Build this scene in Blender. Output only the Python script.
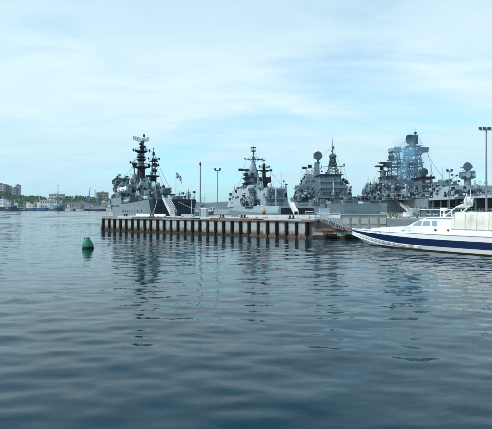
import bpy, math, random
import numpy as np
from mathutils import Vector

R = math.radians
scene = bpy.context.scene
for o in list(bpy.data.objects):
    bpy.data.objects.remove(o)
COL = scene.collection

# ------------------------------------------------------------------ camera
F = 426.0          # focal length in photo pixels (photo is 492 x 429)
CX, CY = 246.0, 208.5
H = 4.8            # eye height above the water
cam_d = bpy.data.cameras.new('camera')
cam_d.sensor_width = 36.0
cam_d.lens = 36.0 * F / 492.0
cam_d.shift_y = -(214.5 - CY) / 492.0
cam_d.clip_start = 0.2
cam_d.clip_end = 30000.0
cam = bpy.data.objects.new('camera', cam_d)
cam.location = (0, 0, H)
cam.rotation_euler = (R(90), 0, 0)
COL.objects.link(cam)
scene.camera = cam

# ------------------------------------------------------------------ world, sun, exposure
SUN_EL, SUN_AZ = 46.0, -114.0       # azimuth clockwise from +Y: the sun stands to the left
world = bpy.data.worlds.new('World')
scene.world = world
world.use_nodes = True
wn, wl = world.node_tree.nodes, world.node_tree.links
wn.clear()
w_out = wn.new('ShaderNodeOutputWorld')
w_bg = wn.new('ShaderNodeBackground')
w_bg.inputs['Strength'].default_value = 0.1
sky = wn.new('ShaderNodeTexSky')
sky.sky_type = 'NISHITA'
sky.sun_disc = False
sky.sun_elevation = R(SUN_EL)
sky.sun_rotation = R(SUN_AZ)
sky.air_density = 1.0
sky.dust_density = 0.6
sky.ozone_density = 1.6
tc = wn.new('ShaderNodeTexCoord')
sep = wn.new('ShaderNodeSeparateXYZ')
wl.new(tc.outputs['Generated'], sep.inputs[0])


def wmath(op, a, b=None, clamp=False):
    n = wn.new('ShaderNodeMath')
    n.operation = op
    n.use_clamp = clamp
    for i, v in enumerate((a, b)):
        if v is None:
            continue
        if isinstance(v, (int, float)):
            n.inputs[i].default_value = v
        else:
            wl.new(v, n.inputs[i])
    return n.outputs[0]


zz = wmath('ADD', wmath('MAXIMUM', sep.outputs[2], 0.0), 0.16)
comb = wn.new('ShaderNodeCombineXYZ')
wl.new(wmath('DIVIDE', sep.outputs[0], zz), comb.inputs[0])
wl.new(wmath('DIVIDE', sep.outputs[1], zz), comb.inputs[1])


def wnoise(loc, rot, scl, scale, detail, rough, dist=0.0):
    m = wn.new('ShaderNodeMapping')
    m.inputs['Location'].default_value = loc
    m.inputs['Rotation'].default_value = (0, 0, R(rot))
    m.inputs['Scale'].default_value = scl
    wl.new(comb.outputs[0], m.inputs[0])
    n = wn.new('ShaderNodeTexNoise')
    n.inputs['Scale'].default_value = scale
    n.inputs['Detail'].default_value = detail
    n.inputs['Roughness'].default_value = rough
    n.inputs['Distortion'].default_value = dist
    wl.new(m.outputs[0], n.inputs['Vector'])
    return n.outputs['Fac']


big = wnoise((70.7, 15.4, 0), 25, (1, 1.3, 1), 0.55, 2, 0.5, 0.3)
streak = wnoise((5.6, 27.2, 0), -28, (0.55, 1.5, 1), 1.3, 7, 0.58, 0.7)
wisp = wnoise((7.7, 1.2, 0), 15, (0.6, 1.4, 1), 3.4, 6, 0.6, 0.4)
cov = wmath('ADD', wmath('ADD', wmath('MULTIPLY', big, 0.55), wmath('MULTIPLY', streak, 0.40)), wmath('MULTIPLY', wisp, 0.20))
veil = wn.new('ShaderNodeMapRange')
veil.inputs['From Min'].default_value = 0.42
veil.inputs['From Max'].default_value = 0.60
veil.inputs['To Min'].default_value = 0.38
veil.inputs['To Max'].default_value = 0.97
wl.new(cov, veil.inputs['Value'])
tint = wn.new('ShaderNodeMix')
tint.data_type = 'RGBA'
tint.blend_type = 'MULTIPLY'
tint.inputs['Factor'].default_value = 1.0
wl.new(sky.outputs[0], tint.inputs[6])
tint.inputs[7].default_value = (1.12, 1.92, 1.95, 1)
cloudc = wn.new('ShaderNodeMix')
cloudc.data_type = 'RGBA'
cloudc.inputs[6].default_value = (5.7, 7.8, 8.7, 1)      # thin grey-blue veil
cloudc.inputs[7].default_value = (7.9, 9.25, 9.7, 1)      # brighter cloud
wl.new(wisp, cloudc.inputs[0])
wmix = wn.new('ShaderNodeMix')
wmix.data_type = 'RGBA'
thin = wn.new('ShaderNodeMapRange')
thin.inputs['From Min'].default_value = 0.28
thin.inputs['From Max'].default_value = 0.80
thin.inputs['To Min'].default_value = 1.0
thin.inputs['To Max'].default_value = 0.15
wl.new(sep.outputs[2], thin.inputs['Value'])
wl.new(wmath('MULTIPLY', veil.outputs[0], thin.outputs[0]), wmix.inputs[0])
wl.new(tint.outputs[2], wmix.inputs[6])
wl.new(cloudc.outputs[2], wmix.inputs[7])
low = wn.new('ShaderNodeMapRange')      # distant cloud seen edge-on through more air is dimmer and bluer
low.inputs['From Min'].default_value = 0.0
low.inputs['From Max'].default_value = 0.24
wl.new(sep.outputs[2], low.inputs['Value'])
lowc = wn.new('ShaderNodeMix')
lowc.data_type = 'RGBA'
lowc.inputs[6].default_value = (0.70, 0.84, 0.91, 1)
lowc.inputs[7].default_value = (1, 1, 1, 1)
wl.new(low.outputs[0], lowc.inputs[0])
dim = wn.new('ShaderNodeVectorMath')
dim.operation = 'MULTIPLY'
wl.new(wmix.outputs[2], dim.inputs[0])
wl.new(lowc.outputs[2], dim.inputs[1])
wl.new(dim.outputs[0], w_bg.inputs['Color'])
wl.new(w_bg.outputs[0], w_out.inputs['Surface'])

sun_d = bpy.data.lights.new('sun', 'SUN')
sun_d.energy = 3.0
sun_d.angle = R(3.0)
sun_d.color = (1.0, 0.975, 0.94)
sun = bpy.data.objects.new('sun', sun_d)
az, el = R(SUN_AZ), R(SUN_EL)
to_sun = Vector((math.sin(az) * math.cos(el), math.cos(az) * math.cos(el), math.sin(el)))
sun.rotation_euler = to_sun.to_track_quat('Z', 'Y').to_euler()
sun.location = to_sun * 300
COL.objects.link(sun)

vs = scene.view_settings
vs.view_transform = 'Standard'
vs.look = 'None'
vs.exposure = 0.16
vs.gamma = 1.0
vs.use_curve_mapping = False
scene.render.engine = 'CYCLES'
scene.cycles.use_denoising = True
scene.cycles.max_bounces = 6
scene.cycles.volume_bounces = 2
scene.cycles.volume_step_rate = 1.0
scene.cycles.volume_max_steps = 128
scene.cycles.transparent_max_bounces = 8


# ------------------------------------------------------------------ helpers
def W(px, py, d):
    """a photo pixel at distance d (metres along the view axis) -> world point"""
    return Vector(((px - CX) / F * d, d, H + (CY - py) / F * d))


def tag(o, label=None, cat=None, group=None, kind=None):
    if label:
        o['label'] = label
    if cat:
        o['category'] = cat
    if group:
        o['group'] = group
    if kind:
        o['kind'] = kind
    return o


def empty(name, loc, rz, label, cat, group=None):
    o = bpy.data.objects.new(name, None)
    o.empty_display_size = 0.5
    COL.objects.link(o)
    o.location = loc
    o.rotation_euler = (0, 0, rz)
    return tag(o, label, cat, group)


class MB:
    """collects shapes and links them as one mesh object"""

    def __init__(self):
        self.v, self.f, self.mi, self.m = [], [], [], 0

    def add(self, vs_, fs):
        b = len(self.v)
        self.v += [tuple(p) for p in vs_]
        for f in fs:
            self.f.append(tuple(i + b for i in f))
            self.mi.append(self.m)
        return self

    def box(self, x0, x1, y0, y1, z0, z1, tx=0.0, ty0=0.0, ty1=0.0):
        """axis box; the top is inset by tx (both sides), ty0 (y0 side), ty1 (y1 side)"""
        vs_ = [(x0, y0, z0), (x1, y0, z0), (x1, y1, z0), (x0, y1, z0),
               (x0 + tx, y0 + ty0, z1), (x1 - tx, y0 + ty0, z1), (x1 - tx, y1 - ty1, z1), (x0 + tx, y1 - ty1, z1)]
        return self.add(vs_, [(3, 2, 1, 0), (4, 5, 6, 7), (0, 1, 5, 4), (1, 2, 6, 5), (2, 3, 7, 6), (3, 0, 4, 7)])

    def cbox(self, c, sx, sy, sz, rz=0.0, rx=0.0):
        ca, sa, cb, sb = math.cos(rz), math.sin(rz), math.cos(rx), math.sin(rx)
        vs_ = []
        for k in (-1, 1):
            for i, j in ((-1, -1), (1, -1), (1, 1), (-1, 1)):
                x, y, z = i * sx / 2, j * sy / 2, k * sz / 2
                y, z = y * cb - z * sb, y * sb + z * cb
                vs_.append((c[0] + x * ca - y * sa, c[1] + x * sa + y * ca, c[2] + z))
        return self.add(vs_, [(3, 2, 1, 0), (4, 5, 6, 7), (0, 1, 5, 4), (1, 2, 6, 5), (2, 3, 7, 6), (3, 0, 4, 7)])

    def tube(self, p0, p1, r0, r1=None, n=6, caps=True):
        p0, p1 = Vector(p0), Vector(p1)
        r1 = r0 if r1 is None else r1
        d = p1 - p0
        if d.length < 1e-6:
            return self
        d.normalize()
        a = d.orthogonal().normalized()
        b = d.cross(a)
        vs_ = []
        for p, r in ((p0, r0), (p1, r1)):
            for i in range(n):
                t = 2 * math.pi * i / n
                vs_.append(p + (a * math.cos(t) + b * math.sin(t)) * r)
        fs = [(i, (i + 1) % n, n + (i + 1) % n, n + i) for i in range(n)]
        if caps:
            fs += [tuple(range(n - 1, -1, -1)), tuple(range(n, 2 * n))]
        return self.add(vs_, fs)

    def path(self, pts, r, n=5):
        for a, b in zip(pts[:-1], pts[1:]):
            self.tube(a, b, r, n=n)
        return self

    def lathe(self, c, prof, n=12, axis='z'):
        vs_, fs = [], []
        for r, h in prof:
            for i in range(n):
                t = 2 * math.pi * i / n
                a, b = math.cos(t) * r, math.sin(t) * r
                if axis == 'z':
                    vs_.append((c[0] + a, c[1] + b, c[2] + h))
                elif axis == 'y':
                    vs_.append((c[0] + a, c[1] + h, c[2] + b))
                else:
                    vs_.append((c[0] + h, c[1] + a, c[2] + b))
        for k in range(len(prof) - 1):
            for i in range(n):
                fs.append((k * n + i, k * n + (i + 1) % n, (k + 1) * n + (i + 1) % n, (k + 1) * n + i))
        fs.append(tuple(range(n - 1, -1, -1)))
        fs.append(tuple(range((len(prof) - 1) * n, len(prof) * n)))
        return self.add(vs_, fs)

    def ball(self, c, rx, ry=None, rz=None, n=10, k=6):
        ry = rx if ry is None else ry
        rz = rx if rz is None else rz
        vs_ = [(c[0], c[1], c[2] - rz)]
        for j in range(1, k):
            t = math.pi * j / k
            for i in range(n):
                p = 2 * math.pi * i / n
                vs_.append((c[0] + rx * math.sin(t) * math.cos(p), c[1] + ry * math.sin(t) * math.sin(p), c[2] - rz * math.cos(t)))
        vs_.append((c[0], c[1], c[2] + rz))
        fs = [(0, 1 + (i + 1) % n, 1 + i) for i in range(n)]
        for j in range(k - 2):
            for i in range(n):
                a = 1 + j * n
                fs.append((a + i, a + (i + 1) % n, a + n + (i + 1) % n, a + n + i))
        a, top = 1 + (k - 2) * n, len(vs_) - 1
        fs += [(a + i, a + (i + 1) % n, top) for i in range(n)]
        return self.add(vs_, fs)

    def loft(self, rings, cap0=True, cap1=True, closed=True):
        n = len(rings[0])
        vs_ = [p for r in rings for p in r]
        fs = []
        for k in range(len(rings) - 1):
            for i in range(n if closed else n - 1):
                j = (i + 1) % n
                fs.append((k * n + i, k * n + j, (k + 1) * n + j, (k + 1) * n + i))
        if cap0:
            fs.append(tuple(range(n - 1, -1, -1)))
        if cap1:
            fs.append(tuple(range((len(rings) - 1) * n, len(rings) * n)))
        return self.add(vs_, fs)

    def prism(self, poly, a, b, plane='xz'):
        """extrude a 2-D outline: plane 'xz' runs along y from a to b, 'yz' along x, 'xy' along z"""
        def P(p, t):
            return (p[0], t, p[1]) if plane == 'xz' else (t, p[0], p[1]) if plane == 'yz' else (p[0], p[1], t)
        return self.loft([[P(p, a) for p in poly], [P(p, b) for p in poly]])

    def build(self, name, mats, parent=None, smooth=False, kind=None):
        me = bpy.data.meshes.new(name)
        me.from_pydata(self.v, [], self.f)
        if not isinstance(mats, (list, tuple)):
            mats = [mats]
        for m in mats:
            me.materials.append(M[m])
        if len(mats) > 1:
            me.polygons.foreach_set('material_index', self.mi)
        bmesh_fix(me)
        if smooth:
            me.polygons.foreach_set('use_smooth', [True] * len(me.polygons))
            try:
                me.set_sharp_from_angle(angle=R(40))
            except Exception:
                pass
        me.update()
        o = bpy.data.objects.new(name, me)
        COL.objects.link(o)
        if parent is not None:
            o.parent = parent
        if kind:
            o['kind'] = kind
        return o


import bmesh


def bmesh_fix(me):
    bm = bmesh.new()
    bm.from_mesh(me)
    bmesh.ops.recalc_face_normals(bm, faces=bm.faces)
    bm.to_mesh(me)
    bm.free()


# ------------------------------------------------------------------ materials
M = {}


def mat(name, col, rough=0.55, metal=0.0, var=0.18, nscale=0.8, streak=0.0, streak_col=(0.16, 0.07, 0.03), bump=0.0, spec=0.5):
    """painted / weathered surface: two scales of mottling and optional vertical run-off streaks"""
    m = bpy.data.materials.new(name)
    m.use_nodes = True
    n, l = m.node_tree.nodes, m.node_tree.links
    b = n['Principled BSDF']
    b.inputs['Roughness'].default_value = rough
    b.inputs['Metallic'].default_value = metal
    b.inputs['Specular IOR Level'].default_value = spec
    g = n.new('ShaderNodeNewGeometry')
    no = n.new('ShaderNodeTexNoise')
    no.inputs['Scale'].default_value = nscale
    no.inputs['Detail'].default_value = 6
    no.inputs['Roughness'].default_value = 0.65
    l.new(g.outputs['Position'], no.inputs['Vector'])
    mr = n.new('ShaderNodeMapRange')
    mr.inputs['From Min'].default_value = 0.3
    mr.inputs['From Max'].default_value = 0.7
    mr.inputs['To Min'].default_value = 1 - var
    mr.inputs['To Max'].default_value = 1 + var
    l.new(no.outputs['Fac'], mr.inputs['Value'])
    mx = n.new('ShaderNodeMix')
    mx.data_type = 'RGBA'
    mx.blend_type = 'MULTIPLY'
    mx.inputs[0].default_value = 1
    mx.inputs[6].default_value = (*col, 1)
    l.new(mr.outputs[0], mx.inputs[7])
    out = mx.outputs[2]
    if streak > 0:
        mp = n.new('ShaderNodeMapping')
        mp.inputs['Scale'].default_value = (1.6, 1.6, 0.12)
        l.new(g.outputs['Position'], mp.inputs[0])
        n2 = n.new('ShaderNodeTexNoise')
        n2.inputs['Scale'].default_value = 1.2
        n2.inputs['Detail'].default_value = 5
        n2.inputs['Roughness'].default_value = 0.7
        l.new(mp.outputs[0], n2.inputs['Vector'])
        r2 = n.new('ShaderNodeMapRange')
        r2.inputs['From Min'].default_value = 0.52
        r2.inputs['From Max'].default_value = 0.74
        r2.inputs['To Max'].default_value = streak
        l.new(n2.outputs['Fac'], r2.inputs['Value'])
        m2 = n.new('ShaderNodeMix')
        m2.data_type = 'RGBA'
        l.new(r2.outputs[0], m2.inputs[0])
        l.new(out, m2.inputs[6])
        m2.inputs[7].default_value = (*streak_col, 1)
        out = m2.outputs[2]
    l.new(out, b.inputs['Base Color'])
    if bump > 0:
        bp = n.new('ShaderNodeBump')
        bp.inputs['Strength'].default_value = bump
        bp.inputs['Distance'].default_value = 0.12 if name == 'canvas' else 0.05
        n3 = n.new('ShaderNodeTexNoise')
        n3.inputs['Scale'].default_value = nscale * 6
        n3.inputs['Detail'].default_value = 4
        l.new(g.outputs['Position'], n3.inputs['Vector'])
        l.new(n3.outputs['Fac'], bp.inputs['Height'])
        l.new(bp.outputs[0], b.inputs['Normal'])
    M[name] = m
    return m


mat('hull_grey', (0.20, 0.265, 0.295), 0.5, var=0.16, nscale=0.35, streak=0.45, streak_col=(0.10, 0.085, 0.07))
mat('ship_grey', (0.16, 0.225, 0.26), 0.5, var=0.2, nscale=0.6, streak=0.4, streak_col=(0.075, 0.07, 0.065))
mat('light_grey', (0.30, 0.385, 0.425), 0.5, var=0.12, nscale=0.5, streak=0.32, streak_col=(0.13, 0.12, 0.11))
mat('mid_grey', (0.078, 0.115, 0.14), 0.55, var=0.2, nscale=0.7, streak=0.15, streak_col=(0.06, 0.06, 0.055))
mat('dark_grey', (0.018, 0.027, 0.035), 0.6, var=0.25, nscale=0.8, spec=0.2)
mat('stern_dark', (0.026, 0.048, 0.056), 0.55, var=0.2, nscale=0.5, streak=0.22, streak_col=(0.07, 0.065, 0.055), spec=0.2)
mat('mast_black', (0.007, 0.011, 0.015), 0.6, var=0.3, nscale=1.2, spec=0.2)
mat('blue_grey', (0.080, 0.135, 0.178), 0.5, var=0.15, nscale=0.6, streak=0.1, streak_col=(0.08, 0.09, 0.1))
mat('deck_dark', (0.05, 0.06, 0.065), 0.8, var=0.25, nscale=0.8)
mat('white_paint', (0.78, 0.80, 0.79), 0.4, var=0.06, nscale=0.9, streak=0.08, streak_col=(0.5, 0.47, 0.4))
mat('boat_white', (0.80, 0.81, 0.80), 0.28, var=0.07, nscale=0.9, streak=0.22, streak_col=(0.6, 0.57, 0.5))
mat('boat_navy', (0.006, 0.018, 0.065), 0.22, var=0.12, nscale=0.7)
mat('antifoul', (0.10, 0.045, 0.03), 0.8, var=0.35, nscale=2.0)
mat('canvas', (0.70, 0.68, 0.59), 0.85, var=0.16, nscale=0.5, bump=0.35, streak=0.4, streak_col=(0.35, 0.32, 0.25))
mat('glass', (0.03, 0.045, 0.05), 0.08, var=0.1, spec=0.8)
mat('boat_glass', (0.26, 0.34, 0.38), 0.06, var=0.1, spec=0.9)  # pale base colour stands in for the sky mirrored in the panes
mat('concrete', (0.33, 0.345, 0.335), 0.85, var=0.2, nscale=0.9, streak=0.35, streak_col=(0.15, 0.14, 0.12), bump=0.4)
mat('concrete_pale', (0.48, 0.49, 0.46), 0.88, var=0.14, nscale=0.7, streak=0.18, streak_col=(0.25, 0.22, 0.17), bump=0.3)
mat('concrete_dark', (0.16, 0.165, 0.155), 0.9, var=0.25, nscale=1.0, bump=0.3)
mat('pier_panel', (0.37, 0.39, 0.385), 0.85, var=0.16, nscale=1.1, streak=0.35, streak_col=(0.15, 0.14, 0.12), bump=0.4)


def stain_foot(name, z0, z1, col, boats=False):
    """rust and weed creeping up from the waterline, ragged edge"""
    m = M[name]
    n, l = m.node_tree.nodes, m.node_tree.links
    b = n['Principled BSDF']
    src = b.inputs['Base Color'].links[0].from_socket
    g = n.new('ShaderNodeNewGeometry')
    sp = n.new('ShaderNodeSeparateXYZ')
    l.new(g.outputs['Position'], sp.inputs[0])
    mp = n.new('ShaderNodeMapping')
    mp.inputs['Scale'].default_value = (1.4, 1.4, .5)
    l.new(g.outputs['Position'], mp.inputs[0])
    t = n.new('ShaderNodeTexNoise')
    t.inputs['Scale'].default_value = 1.3
    t.inputs['Detail'].default_value = 7
    t.inputs['Roughness'].default_value = .7
    l.new(mp.outputs[0], t.inputs['Vector'])
    k = n.new('ShaderNodeMath')
    k.operation = 'MULTIPLY_ADD'
    l.new(t.outputs['Fac'], k.inputs[0])
    k.inputs[1].default_value = 0.02 if boats else -2.6
    l.new(sp.outputs[2], k.inputs[2])
    r = n.new('ShaderNodeMapRange')
    r.inputs['From Min'].default_value = z0
    r.inputs['From Max'].default_value = z1
    r.inputs['To Min'].default_value = 1
    r.inputs['To Max'].default_value = 0
    l.new(k.outputs[0], r.inputs['Value'])
    x = n.new('ShaderNodeMix')
    x.data_type = 'RGBA'
    l.new(r.outputs[0], x.inputs[0])
    l.new(src, x.inputs[6])
    x.inputs[7].default_value = (*col, 1)
    l.new(x.outputs[2], b.inputs['Base Color'])


stain_foot('pier_panel', -.85, -.1, (0.13, 0.075, 0.042))
mat('boat_bottom', (0.84, 0.85, 0.84), 0.25, var=0.03, nscale=0.7, streak=0.08, streak_col=(0.5, 0.45, 0.36))
stain_foot('boat_bottom', .15, .18, (0.13, 0.055, 0.035), True)
mat('weed', (0.05, 0.034, 0.021), 0.9, var=0.5, nscale=2.5, bump=0.6)
mat('rust', (0.15, 0.09, 0.058), 0.85, var=0.4, nscale=1.8, streak=0.4, streak_col=(0.06, 0.035, 0.025), bump=0.5)
mat('rust_red', (0.20, 0.105, 0.085), 0.8, var=0.3, nscale=1.5, streak=0.2, streak_col=(0.08, 0.04, 0.03))
mat('rubber', (0.006, 0.007, 0.008), 0.75, var=0.35, nscale=3, bump=0.3, spec=0.2)
mat('rope', (0.55, 0.53, 0.46), 0.9, var=0.2, nscale=6)
mat('steel', (0.30, 0.33, 0.35), 0.45, metal=0.4, var=0.15, nscale=2)
mat('lamp_head', (0.06, 0.065, 0.07), 0.5, var=0.2, nscale=3)
mat('pole_grey', (0.20, 0.23, 0.245), 0.5, metal=0.2, var=0.15, nscale=1.0)
mat('buoy_green', (0.008, 0.17, 0.085), 0.55, var=0.45, nscale=3.5, streak=0.55, streak_col=(0.10, 0.20, 0.14), bump=0.4)
mat('orange', (0.75, 0.16, 0.04), 0.7, var=0.12, nscale=4)
mat('red', (0.45, 0.05, 0.05), 0.6, var=0.15, nscale=3)
mat('flag_white', (0.80, 0.82, 0.84), 0.8, var=0.05, nscale=3)
mat('flag_blue', (0.02, 0.09, 0.38), 0.8, var=0.1, nscale=3)
mat('skin', (0.42, 0.24, 0.17), 0.6, var=0.08, nscale=6)
mat('cloth_dark', (0.03, 0.035, 0.05), 0.85, var=0.2, nscale=6)
mat('hair', (0.03, 0.02, 0.015), 0.7, var=0.2, nscale=8)
mat('hill_green', (0.055, 0.085, 0.045), 0.95, var=0.35, nscale=0.02)
mat('far_hill', (0.06, 0.085, 0.075), 0.95, var=0.25, nscale=0.004)
mat('leaf', (0.05, 0.105, 0.035), 0.9, var=0.5, nscale=0.06)
mat('leaf_near', (0.06, 0.11, 0.03), 0.8, var=0.4, nscale=1.5)
mat('trunk', (0.09, 0.065, 0.045), 0.9, var=0.3, nscale=1.0)
mat('shore', (0.13, 0.12, 0.10), 0.9, var=0.3, nscale=0.05)
mat('flat_pink', (0.42, 0.38, 0.39), 0.8, var=0.12, nscale=0.1)
mat('flat_white', (0.62, 0.63, 0.62), 0.8, var=0.10, nscale=0.1)
mat('flat_cream', (0.50, 0.47, 0.40), 0.8, var=0.10, nscale=0.1)
mat('flat_brick', (0.30, 0.21, 0.21), 0.8, var=0.15, nscale=0.1)
mat('flat_grey', (0.31, 0.31, 0.32), 0.8, var=0.15, nscale=0.1)
mat('roof_grey', (0.16, 0.16, 0.17), 0.7, var=0.2, nscale=0.1)
mat('roof_pale', (0.45, 0.44, 0.38), 0.7, var=0.15, nscale=0.1)
mat('trawl_navy', (0.012, 0.025, 0.075), 0.5, var=0.2, nscale=0.2)
mat('trawl_blue', (0.03, 0.13, 0.26), 0.5, var=0.2, nscale=0.2)
mat('trawl_green', (0.012, 0.06, 0.065), 0.5, var=0.2, nscale=0.2)
mat('trawl_black', (0.02, 0.022, 0.028), 0.6, var=0.2, nscale=0.2)
mat('crane_blue', (0.05, 0.17, 0.30), 0.5, var=0.2, nscale=0.3)


def water_material():
    m = bpy.data.materials.new('sea_water')
    m.use_nodes = True
    n, l = m.node_tree.nodes, m.node_tree.links
    b = n['Principled BSDF']
    b.inputs['Base Color'].default_value = (0.003, 0.029, 0.044, 1)
    b.inputs['Roughness'].default_value = 0.03
    b.inputs['IOR'].default_value = 1.333
    g = n.new('ShaderNodeNewGeometry')
    acc = None
    # ripple slopes read straight from noise, so that far water stays as lively as near water
    for scl, rot, sc, det, amp in (((0.5, 1.5, 1), 6, 0.9, 1, 0.09), ((0.5, 1.7, 1), -9, 2.8, 2, 0.11), ((0.55, 1.5, 1), 12, 8.5, 3, 0.085)):
        mp = n.new('ShaderNodeMapping')
        mp.inputs['Scale'].default_value = scl
        mp.inputs['Rotation'].default_value = (0, 0, R(rot))
        l.new(g.outputs['Position'], mp.inputs[0])
        t = n.new('ShaderNodeTexNoise')
        t.inputs['Scale'].default_value = sc
        t.inputs['Detail'].default_value = det
        t.inputs['Roughness'].default_value = 0.45
        l.new(mp.outputs[0], t.inputs['Vector'])
        sub = n.new('ShaderNodeVectorMath')
        sub.operation = 'SUBTRACT'
        l.new(t.outputs['Color'], sub.inputs[0])
        sub.inputs[1].default_value = (0.5, 0.5, 0.5)
        mul = n.new('ShaderNodeVectorMath')
        mul.operation = 'MULTIPLY'
        l.new(sub.outputs[0], mul.inputs[0])
        mul.inputs[1].default_value = (amp * 0.6, amp, 0)
        if acc is None:
            acc = mul.outputs[0]
        else:
            ad = n.new('ShaderNodeVectorMath')
            l.new(acc, ad.inputs[0])
            l.new(mul.outputs[0], ad.inputs[1])
            acc = ad.outputs[0]
    # slicks: slow patches of smoother and rougher surface
    ns = n.new('ShaderNodeTexNoise')
    ns.inputs['Scale'].default_value = 0.05
    ns.inputs['Detail'].default_value = 3
    l.new(g.outputs['Position'], ns.inputs['Vector'])
    rs = n.new('ShaderNodeMapRange')
    rs.inputs['From Min'].default_value = 0.35
    rs.inputs['From Max'].default_value = 0.65
    rs.inputs['To Min'].default_value = 0.55
    rs.inputs['To Max'].default_value = 1.25
    l.new(ns.outputs['Fac'], rs.inputs['Value'])
    # the open roadstead beyond the pier catches more wind than the sheltered basin
    sp = n.new('ShaderNodeSeparateXYZ')
    l.new(g.outputs['Position'], sp.inputs[0])
    ro = n.new('ShaderNodeMapRange')
    ro.inputs['From Min'].default_value = 90
    ro.inputs['From Max'].default_value = 260
    ro.inputs['To Min'].default_value = 1.0
    ro.inputs['To Max'].default_value = 1.8
    l.new(sp.outputs[1], ro.inputs['Value'])
    rm = n.new('ShaderNodeMath')
    rm.operation = 'MULTIPLY'
    l.new(rs.outputs[0], rm.inputs[0])
    l.new(ro.outputs[0], rm.inputs[1])
    sl = n.new('ShaderNodeVectorMath')
    sl.operation = 'SCALE'
    l.new(acc, sl.inputs[0])
    l.new(rm.outputs[0], sl.inputs['Scale'])
    ad = n.new('ShaderNodeVectorMath')
    l.new(g.outputs['Normal'], ad.inputs[0])
    l.new(sl.outputs[0], ad.inputs[1])
    nm = n.new('ShaderNodeVectorMath')
    nm.operation = 'NORMALIZE'
    l.new(ad.outputs[0], nm.inputs[0])
    l.new(nm.outputs[0], b.inputs['Normal'])
    M['sea_water'] = m


water_material()


def plating(name, w, h, amount):
    """welded plates: each a shade different, thin darker seams"""
    m = M[name]
    n, l = m.node_tree.nodes, m.node_tree.links
    b = n['Principled BSDF']
    src = b.inputs['Base Color'].links[0].from_socket
    tcn = n.new('ShaderNodeTexCoord')
    sp = n.new('ShaderNodeSeparateXYZ')
    l.new(tcn.outputs['Object'], sp.inputs[0])
    ad = n.new('ShaderNodeMath')
    l.new(sp.outputs[0], ad.inputs[0])
    l.new(sp.outputs[1], ad.inputs[1])
    cb = n.new('ShaderNodeCombineXYZ')
    l.new(ad.outputs[0], cb.inputs[0])
    l.new(sp.outputs[2], cb.inputs[1])
    br = n.new('ShaderNodeTexBrick')
    br.inputs['Color1'].default_value = (1 - amount, 1 - amount, 1 - amount, 1)
    br.inputs['Color2'].default_value = (1 + amount, 1 + amount, 1 + amount, 1)
    br.inputs['Mortar'].default_value = (.62, .60, .58, 1)
    br.inputs['Scale'].default_value = 1.0
    br.inputs['Mortar Size'].default_value = .035
    br.inputs['Brick Width'].default_value = w
    br.inputs['Row Height'].default_value = h
    l.new(cb.outputs[0], br.inputs['Vector'])
    x = n.new('ShaderNodeMix')
    x.data_type = 'RGBA'
    x.blend_type = 'MULTIPLY'
    x.inputs[0].default_value = 1
    l.new(src, x.inputs[6])
    l.new(br.outputs['Color'], x.inputs[7])
    l.new(x.outputs[2], b.inputs['Base Color'])


for nm_ in ('hull_grey', 'ship_grey', 'light_grey', 'mid_grey'):
    plating(nm_, 5.2, 1.9, .07)
plating('stern_dark', 4.0, 1.7, .10)


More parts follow.
